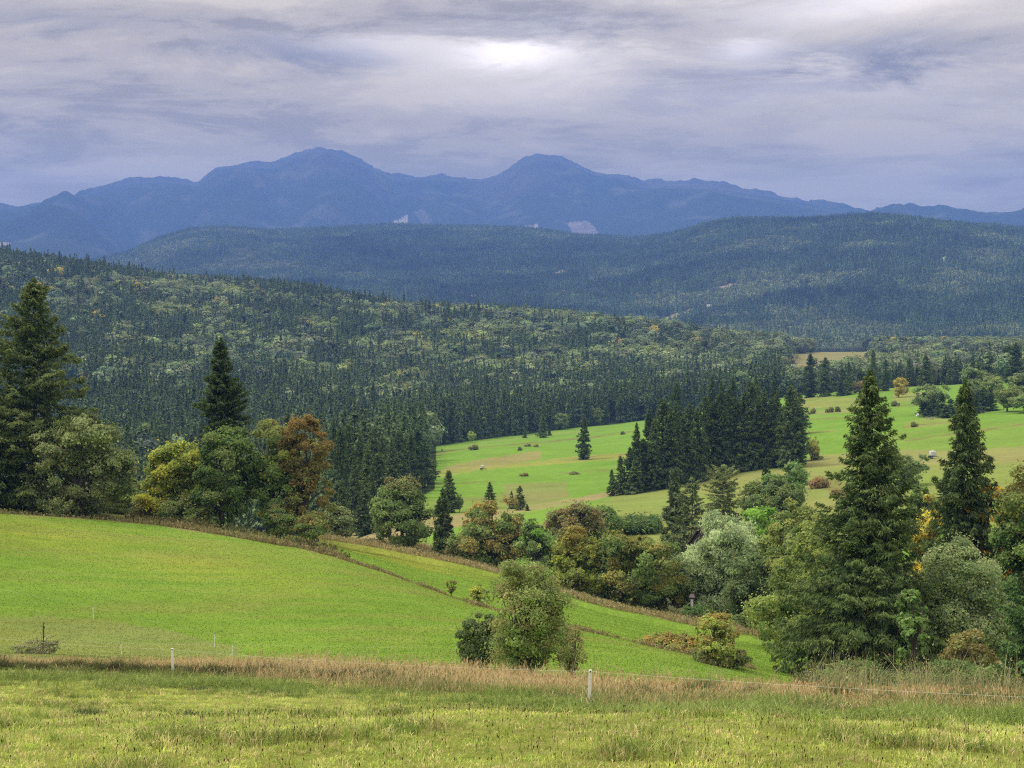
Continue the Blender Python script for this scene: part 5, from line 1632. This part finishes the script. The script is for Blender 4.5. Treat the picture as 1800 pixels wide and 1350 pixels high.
u_ = np.clip(u_ + (pq[:, None] - 0.5) * 2.0, 0, 1)
cc = np.where(u_ < 0.45, tan1, np.where(u_ < 0.75, tan2, tan3)) * rg.uniform(0.7, 1.3, (n, 1))
gr = (rg.rand(n) < np.clip(0.42 - kj * 0.8 + (pn - 0.5) * 1.2, 0.08, 0.65))
cc[gr] = np.array([0.22, 0.25, 0.09]) * rg.uniform(0.7, 1.2, (gr.sum(), 1))
st = blades(rg, x, y, z - 0.02, hh, 0.006 + 0.008 * rg.rand(n), rg.uniform(0.05, 1.3, n), cc)
sel = rg.rand(n) < 0.45
tips = st[3][sel]
m = sel.sum()
pl = blades(rg, tips[:, 0], tips[:, 1], tips[:, 2] - 0.05, rg.uniform(0.08, 0.16, m), rg.uniform(0.014, 0.03, m), rg.uniform(0.1, 0.9, m), cc[sel] * np.array([1.0, 0.9, 0.88]))
stuff_mesh('dry_grass', [st, pl], M_GRASS, 'strip of tall dry reddish tan grass behind the wire fence', 'dry grass')

# mown fields behind: very short blades give the turf its nap
parts = []
x, y, r, th = ground_pts(rg, 330000, 56, 170)
k = kcoord(x, y)
z = terrain(x, y)
ok = (k > KI['strip_back'] - 0.4) & (k < KI['strip_far'] + 0.05) & (((z + 0.3) / r) > occluded_t(x, y) - 0.004)
x, y, z, r, k = [a[ok] for a in (x, y, z, r, k)]
n = len(x)
px, py = project(x, y, z)
colr = land_colour(x[:, None], y[:, None], z[:, None], k[:, None], r[:, None])[:, 0]
dkp = rg.rand(n)[:, None]
colr = colr * rg.uniform(0.9, 1.15, (n, 1))
parts.append(blades(rg, x, y, z - 0.01, rg.uniform(0.03, 0.065, n), 0.022 + r * 0.0003, rg.uniform(0.2, 1.2, n), colr * 1.25))
stuff_mesh('field_grass', parts, M_GRASS, 'mown bright green grass of the two fields behind the dry strip', 'grass')

# weeds along the terrace edges


def weed_line(rg, n, kname, koff, kw, px0, px1, h0, h1, w, pal, lean=0.5, clump=0.5):
    a0, a1 = float(ray(px0, 600)[0]), float(ray(px1, 600)[0])
    th = rg.uniform(a0, a1, n)
    f0 = featr(kname, th)
    r = f0 * (1 + koff + rg.normal(0, kw, n))
    x, y = r * np.sin(th), r * np.cos(th)
    cn = fbm(x / 2.2, y / 2.2, 3, 171)
    ok = rg.rand(n) < np.clip(0.5 + (cn - 0.5) * 6 * clump, 0.05, 1)
    x, y, cn, r = x[ok], y[ok], cn[ok], r[ok]
    m = len(x)
    pal = np.array(pal)
    hh = rg.uniform(h0, h1, m) * (0.5 + cn)
    zz = terrain(x, y)
    c = pal[rg.randint(0, len(pal), m)] * rg.uniform(0.7, 1.3, (m, 1))
    s = blades(rg, x, y, zz - 0.03, hh, np.full(m, w), rg.uniform(0.05, lean, m), c)
    P = np.stack([x, y, zz], 1) + np.stack([rg.normal(0, 0.08, m), rg.normal(0, 0.08, m), hh * rg.uniform(0.3, 1.0, m)], 1)
    A = unit(rg.normal(size=(m, 3))) * w * 2.2
    B = unit(np.cross(A, rg.normal(size=(m, 3)))) * w * 1.6
    V, Q = diamonds(P, A, B)
    return s, (V, Q, rep4(np.clip(c * 0.95, 0, 1)))


WEED = ((0.34, 0.29, 0.13), (0.24, 0.21, 0.10), (0.42, 0.34, 0.17), (0.24, 0.28, 0.09), (0.28, 0.19, 0.08))
parts = []
parts += weed_line(rg, 11000, 'hedge', 0.004, 0.007, 205, 600, 0.15, 0.65, 0.04, WEED)
parts += weed_line(rg, 4500, 'hedge', 0.045, 0.02, 215, 600, 0.3, 0.9, 0.06, BRUSH + WEED[3:])
parts += weed_line(rg, 9000, 'hedge', 0.0, 0.006, 560, 900, 0.08, 0.34, 0.035, WEED)
parts += weed_line(rg, 6500, 'hedge', 0.0, 0.008, 1000, 1330, 0.08, 0.35, 0.035, WEED)
parts += weed_line(rg, 22000, 'strip_far', 0.0, 0.012, 540, 1480, 0.2, 0.7, 0.045, ((0.48, 0.39, 0.2), (0.40, 0.31, 0.15), (0.32, 0.31, 0.12)), clump=0.4)
parts += weed_line(rg, 6000, 'hedge', 0.03, 0.02, -200, 230, 0.1, 0.45, 0.04, WEED + ((0.2, 0.3, 0.08),))
parts += weed_line(rg, 11000, 'strip_far', 0.035, 0.02, 640, 1480, 0.2, 0.9, 0.06, BRUSH + ((0.16, 0.19, 0.07), (0.2, 0.2, 0.08)), clump=0.8)
parts += weed_line(rg, 7000, 'ravine', 0.05, 0.05, 560, 780, 0.2, 0.8, 0.08, ((0.33, 0.26, 0.13), (0.27, 0.20, 0.10), (0.2, 0.2, 0.08)), clump=0.4)
stuff_mesh('weeds', parts, M_GRASS, 'brown weeds and dry stalks lining the terrace edges between the fields', 'weeds')
# bent straw stalks in front of the dark bushes at the right
parts = weed_line(rg, 1500, 'strip_back', 0.5, 0.13, 1415, 1800, 0.7, 1.9, 0.022, ((0.42, 0.35, 0.19), (0.34, 0.28, 0.15), (0.3, 0.3, 0.14)), lean=0.9, clump=0.7)
parts += weed_line(rg, 900, 'strip_back', 0.12, 0.06, 560, 1500, 0.5, 1.1, 0.014, ((0.42, 0.36, 0.19), (0.3, 0.3, 0.12)), lean=0.8, clump=0.8)
parts += weed_line(rg, 6000, 'field_near', 0.04, 0.05, 1400, 1830, 0.2, 0.6, 0.035, ((0.14, 0.16, 0.06), (0.25, 0.22, 0.1), (0.10, 0.12, 0.05)), lean=0.7, clump=0.4)
stuff_mesh('straw_stalks', parts, M_GRASS, 'tall pale bent straw stalks before the dark bushes under the largest spruce', 'stalks')

# ---------------------------------------------------------------- fences
M_POST = plain_mat('weathered_white_paint', (0.84, 0.82, 0.76), 0.55, 0, 0.18, 9.0, 0.2)
M_WIRE = plain_mat('white_fence_tape', (0.72, 0.70, 0.60), 0.6)
M_PLASTIC = plain_mat('white_plastic', (0.74, 0.75, 0.74), 0.45)
M_DARK = plain_mat('dark_steel', (0.03, 0.03, 0.033), 0.6, 0.3)
M_RUBBER = plain_mat('rubber', (0.02, 0.02, 0.02), 0.8)
M_GALV = plain_mat('galvanised_steel', (0.35, 0.36, 0.37), 0.45, 0.6)
M_WOODW = plain_mat('brown_timber', (0.12, 0.095, 0.07), 0.85, 0, 0.35, 5.0, 0.4)
M_ROOF = plain_mat('brown_roof_boards', (0.10, 0.075, 0.065), 0.9, 0, 0.3, 3.0, 0.4)
M_WALL = plain_mat('whitewashed_wall', (0.70, 0.68, 0.63), 0.9, 0, 0.1, 3.0, 0.2)
M_GLASSY = plain_mat('dark_window_glass', (0.03, 0.035, 0.045), 0.15)
M_REDROOF = plain_mat('red_sheet_roof', (0.28, 0.09, 0.06), 0.7, 0, 0.2)


def box(x0, x1, y0, y1, z0, z1, bev=0.0):
    """bevelled box -> verts, quads"""
    b = bev
    if b <= 0:
        V = np.array([(x, y, z) for z in (z0, z1) for y in (y0, y1) for x in (x0, x1)], float)
        return V, np.array([(0, 2, 3, 1), (4, 5, 7, 6), (0, 1, 5, 4), (2, 6, 7, 3), (0, 4, 6, 2), (1, 3, 7, 5)])
    rings = []
    for (z, e) in ((z0, b), (z0 + b, 0), (z1 - b, 0), (z1, b)):
        c = b * 0.7 if e == 0 else b * 0.4
        X0, X1, Y0, Y1 = x0 + e, x1 - e, y0 + e, y1 - e
        rings.append([(X0 + c, Y0, z), (X1 - c, Y0, z), (X1, Y0 + c, z), (X1, Y1 - c, z), (X1 - c, Y1, z), (X0 + c, Y1, z), (X0, Y1 - c, z), (X0, Y0 + c, z)])
    V = np.array(rings, float).reshape(-1, 3)
    Q = []
    for k in range(3):
        for i in range(8):
            j = (i + 1) % 8
            Q.append((k * 8 + i, k * 8 + j, k * 8 + 8 + j, k * 8 + 8 + i))
    for k, rv in ((0, True), (24, False)):
        f = [(k + 0, k + 1, k + 2, k + 3), (k + 0, k + 3, k + 4, k + 7), (k + 4, k + 5, k + 6, k + 7)]
        Q += [q[::-1] if rv else q for q in f]
    return V, np.array(Q)


def part(name, mat, parent, *shapes, smooth=False):
    g = Geo()
    for V, Q in shapes:
        g.add(V, Q)
    return link(name, g.mesh(name, (mat,), smooth), parent)


def post_shape(x, y, h, w, top=0.02, tilt=0.0):
    z = float(terrain(np.array([x]), np.array([y]))[0])
    V, Q = box(-w / 2, w / 2, -w * 0.4, w * 0.4, -0.3, h, min(0.012, w * 0.2))
    V[:, 0] += V[:, 2] * tilt
    return V + np.array([x, y, z]), Q, z


def fence(label, posts, h, w, wire_r, sag=0.06, wires=(0.97,)):
    ctr = posts[len(posts) // 2]
    cz = float(terrain(np.array([ctr[0]]), np.array([ctr[1]]))[0])
    e = empty('electric_fence', (ctr[0], ctr[1], cz))
    tag(e, label, 'fence')
    off = np.array([ctr[0], ctr[1], cz])
    tops = []
    for k, (x, y) in enumerate(posts):
        tl = [0.02, -0.015, 0.025, 0.0, -0.03][k % 5]
        V, Q, z = post_shape(x, y, h, w, tilt=tl)
        p = part('post', M_POST, e, (V - off, Q))
        hw = h * wires[0]
        part('insulator', M_DARK, p, tuple([box(-0.018, 0.018, -w * 0.4 - 0.03, -w * 0.4, hw - 0.02, hw + 0.02)[0] + np.array([x + tl * hw, y, z]) - off, box(0, 1, 0, 1, 0, 1)[1]]))
        tops.append([np.array([x + tl * h * f, y - w * 0.4 - 0.032, z + h * f]) for f in wires])
    for f in range(len(wires)):
        pts = []
        for a, b in zip(tops[:-1], tops[1:]):
            u = np.linspace(0, 1, 15)[:-1, None]
            s = a[f] * (1 - u) + b[f] * u
            s[:, 2] -= (4 * sag * u * (1 - u))[:, 0]
            pts.append(s)
        pts.append(tops[-1][f][None])
        pts = np.concatenate(pts) - off
        V, Q = tube(pts, np.full(len(pts), wire_r), 5)
        part('wire', M_WIRE, e, (V, Q))
    return e


def at(px, base, r):
    r = find_r(px, base, r)
    a = float(ray(px, 600)[0])
    return r * math.sin(a), r * math.cos(a)


p0, p1 = at(300, 1187, 56), at(1037, 1243, 41)
dx, dy = p1[0] - p0[0], p1[1] - p0[1]
fence('white posted single wire fence running in front of the dry reddish grass', [(p0[0] - dx, p0[1] - dy), p0, p1, (p1[0] + dx, p1[1] + dy * 0.9)], 1.0, 0.078, 0.0020, 0.12)
q0, q1 = at(209, 1150, 74), at(405, 1152, 72)
fence('low wire fence with two thin posts inside the dry grass at left', [(q0[0] - 14, q0[1] + 1.5), q0, q1, (q1[0] + 14, q1[1] - 2.5)], 0.62, 0.034, 0.0014, 0.05)
q0, q1 = at(160, 1088, 100), at(374, 1138, 84)
fence('farthest wire fence with thin posts along the mown corner at left', [(q0[0] - 16, q0[1] + 9), q0, q1], 0.78, 0.036, 0.0014, 0.08)

# ---------------------------------------------------------------- water trailers, bale, house, shrine, far houses


def cyl(cx, cy_, cz, r, w, axis='x', seg=14):
    a = np.arange(seg) * 2 * math.pi / seg
    ring = np.stack([np.zeros(seg), np.cos(a) * r, np.sin(a) * r], 1)
    V = np.concatenate([ring * (1, 0.8, 0.8) - (w / 2, 0, 0), ring - (w * 0.38, 0, 0), ring + (w * 0.38, 0, 0), ring * (1, 0.8, 0.8) + (w / 2, 0, 0), [[-w / 2, 0, 0], [w / 2, 0, 0]]])
    if axis == 'y':
        V = V[:, [1, 0, 2]]
    Q = []
    for k in range(3):
        for i in range(seg):
            j = (i + 1) % seg
            Q.append((k * seg + i, k * seg + j, k * seg + seg + j, k * seg + seg + i))
    for i in range(0, seg, 2):
        Q.append((4 * seg, i, (i + 1) % seg, (i + 2) % seg))
        Q.append((4 * seg + 1, 3 * seg + (i + 2) % seg, 3 * seg + (i + 1) % seg, 3 * seg + i))
    return V + np.array([cx, cy_, cz]), np.array(Q)


def bar(a, b, w):
    V, Q = tube([a, b], [w, w], 4)
    return V, Q


def trailer(px, base, r, s, label):
    x, y = at(px, base, r)
    z = float(terrain(np.array([x]), np.array([y]))[0])
    e = empty('water_trailer', (x, y, z), 0.15)
    e.scale = (s, s, s)
    tag(e, label, 'trailer', 'water trailers on the meadow')
    part('tank', M_PLASTIC, e, box(-0.55, 0.55, -0.48, 0.48, 0.62, 1.58, 0.07), cyl(0, 0, 1.61, 0.12, 0.1, 'x'))
    cage = []
    for zz in (0.66, 0.9, 1.14, 1.38, 1.58):
        c = [(-0.58, -0.51, zz), (0.58, -0.51, zz), (0.58, 0.51, zz), (-0.58, 0.51, zz)]
        cage += [bar(c[i], c[(i + 1) % 4], 0.012) for i in range(4)]
    for xx in np.linspace(-0.58, 0.58, 6):
        cage += [bar((xx, -0.51, 0.6), (xx, -0.51, 1.6), 0.010), bar((xx, 0.51, 0.6), (xx, 0.51, 1.6), 0.010)]
    part('cage', M_GALV, e, *cage)
    part('chassis', M_DARK, e, box(-0.75, 0.70, -0.5, 0.5, 0.44, 0.56, 0.02), box(-0.5, -0.4, -0.55, 0.55, 0.30, 0.44), bar((0.7, -0.3, 0.5), (1.35, 0, 0.36), 0.035), bar((0.7, 0.3, 0.5), (1.35, 0, 0.36), 0.035), bar((1.30, 0, 0.4), (1.30, 0, 0.0), 0.03))
    for sy in (-0.62, 0.62):
        wv = part('wheel', M_GALV, e, cyl(-0.45, sy, 0.30, 0.17, 0.20, 'y'))
        part('tyre', M_RUBBER, wv, cyl(-0.45, sy, 0.30, 0.30, 0.17, 'y'))
    return e


trailer(1641, 806, 400, 1.25, 'white water tank on a dark trailer beside the second tall spruce on the right meadow')
trailer(848, 826, 530, 1.0, 'small white water tank trailer on the green strip of the valley meadow at left')

x, y = at(1614, 732, 540)
z = float(terrain(np.array([x]), np.array([y]))[0])
bb = cyl(0, 0, 0.5, 0.52, 1.0, 'x', 18)
me_ = Geo(); me_.add(*bb)
o = link('wrapped_bale', me_.mesh('wrapped_bale', (M_PLASTIC,), True), None, (x, y, z), (0, 0, 0.5))
tag(o, 'small white wrapped bale at the left foot of the bushy clump on the right meadow', 'bale')

x, y = at(1640, 737, 530)
z = float(terrain(np.array([x]), np.array([y]))[0])
g = Geo()
rb = np.random.RandomState(3)
for k in range(26):
    c = np.array([rb.normal(0, 1.5), rb.normal(0, 0.6), 0.15 + 0.3 * rb.rand()])
    d = np.array([rb.uniform(-1.6, 1.6), rb.normal(0, 0.6), rb.uniform(-0.1, 0.7)])
    V, Q = tube([c, c + d * 0.5 + [0, 0, 0.05], c + d], [0.09, 0.07, 0.03], 5)
    g.add(V, Q)
o = link('branch_pile', g.mesh('branch_pile', (plain_mat('pale_dead_wood', (0.33, 0.30, 0.25), 0.9),)), None, (x, y, z))
tag(o, 'pile of pale dead branches at the foot of the bushy clump on the right meadow', 'branch pile')


def house(name, px, r, L, Wd, wall_h, ridge_h, rot, label, mwall, mroof, z_off=0.0, windows=2, base=None, over=0.5):
    x, y, z, a = place(px, r)
    e = empty(name, (x, y, z + z_off), -a + rot)
    tag(e, label, 'house')
    hl, hw = L / 2, Wd / 2
    V = np.array([(-hl, -hw, -1), (hl, -hw, -1), (hl, hw, -1), (-hl, hw, -1), (-hl, -hw, wall_h), (hl, -hw, wall_h), (hl, hw, wall_h), (-hl, hw, wall_h), (-hl, 0, ridge_h - 0.12), (hl, 0, ridge_h - 0.12)], float)
    Q = [(0, 1, 5, 4), (2, 3, 7, 6), (0, 4, 7, 3), (1, 2, 6, 5)]
    T = [(4, 8, 7), (5, 6, 9)]
    w = link('wall', mesh_np('wall', V, Q, T, None, (mwall,)), e)
    k = (ridge_h - wall_h) / hw
    shapes = []
    for s in (-1, 1):
        a0 = np.array([-hl - over, s * (hw + over), wall_h - k * over + 0.05]); a1 = np.array([hl + over, s * (hw + over), wall_h - k * over + 0.05])
        b0 = np.array([-hl - over, 0, ridge_h + 0.05]); b1 = np.array([hl + over, 0, ridge_h + 0.05])
        up = np.array([0, 0, 0.16])
        VV = np.array([a0, a1, b1, b0, a0 + up, a1 + up, b1 + up, b0 + up])
        QQ = np.array([(0, 3, 2, 1), (4, 5, 6, 7), (0, 1, 5, 4), (3, 7, 6, 2), (0, 4, 7, 3), (1, 2, 6, 5)])
        if s > 0:
            QQ = QQ[:, ::-1]
        shapes.append((VV, QQ))
    rf = part('roof', mroof, e, *shapes)
    part('chimney', M_WALL, rf, box(hl * 0.2, hl * 0.2 + 0.5, -0.25, 0.25, ridge_h - 0.6, ridge_h + 0.8, 0.03))
    for i in range(windows):
        cx = (-0.5 + (i + 0.5) / windows) * L * 0.8
        f = part('window', M_WALL, e, box(cx - 0.5, cx + 0.5, -hw - 0.05, -hw, wall_h - 1.7, wall_h - 0.5))
        part('pane', M_GLASSY, f, box(cx - 0.4, cx + 0.4, -hw - 0.07, -hw - 0.052, wall_h - 1.6, wall_h - 0.6))
    f = part('window', M_WALL, e, box(-hl - 0.05, -hl, -0.5, 0.5, wall_h - 0.4, wall_h + 0.8))
    part('pane', M_GLASSY, f, box(-hl - 0.07, -hl - 0.052, -0.4, 0.4, wall_h - 0.3, wall_h + 0.7))
    return e


zt = float(ray(1245, 924)[1]) * 222
house('timber_cottage', 1270, 222, 8.0, 6.0, 3.6, zt - place(1270, 222)[2], 0.75, 'old brown timber cottage with a steep roof mostly hidden behind the larch and silver willow', M_WOODW, M_ROOF)
for px, r, s, rf, lab in [(1079, 3150, 8, M_REDROOF, 'tiny far white house with a reddish roof, leftmost beyond the wooded crest'),
                          (1102, 3150, 11, M_GALV, 'tiny far long white building with a pale roof beyond the wooded crest'),
                          (1156, 3250, 6, M_ROOF, 'tiny far white house at the foot of the far clearing'),
                          (1246, 3350, 7, M_GALV, 'tiny far pale house right of the far clearing')]:
    house('far_house', px, r, s * 1.4, s, 5.5, 5.5 + s * 0.35, 0.3, lab, M_WALL, rf, 3.0)

x, y, z, a = place(1218, 160)
top_z = float(ray(1218, 1042)[1]) * 160
Hs = top_z - z
e = empty('wayside_shrine', (x, y, z), -a)
tag(e, 'small white pillar under a little dark roof at the left edge of the silver willow', 'shrine')
pl_ = part('pillar', M_WALL, e, box(-0.14, 0.14, -0.14, 0.14, -0.2, Hs - 0.62, 0.02), box(-0.2, 0.2, -0.2, 0.2, -0.2, 0.25, 0.02))
sh = []
for s in (-1, 1):
    a0, a1 = np.array([-0.36, s * 0.34, Hs - 0.5]), np.array([0.36, s * 0.34, Hs - 0.5])
    b0, b1 = np.array([-0.12, 0, Hs - 0.15]), np.array([0.12, 0, Hs - 0.15])
    up = np.array([0, 0, 0.05])
    sh.append((np.array([a0, a1, b1, b0, a0 + up, a1 + up, b1 + up, b0 + up]), np.array([(0, 3, 2, 1), (4, 5, 6, 7), (0, 1, 5, 4), (3, 7, 6, 2), (0, 4, 7, 3), (1, 2, 6, 5)])))
part('roof', plain_mat('faded_red_shingle', (0.12, 0.10, 0.095), 0.9), e, *sh, box(-0.2, 0.2, -0.2, 0.2, Hs - 0.62, Hs - 0.47))
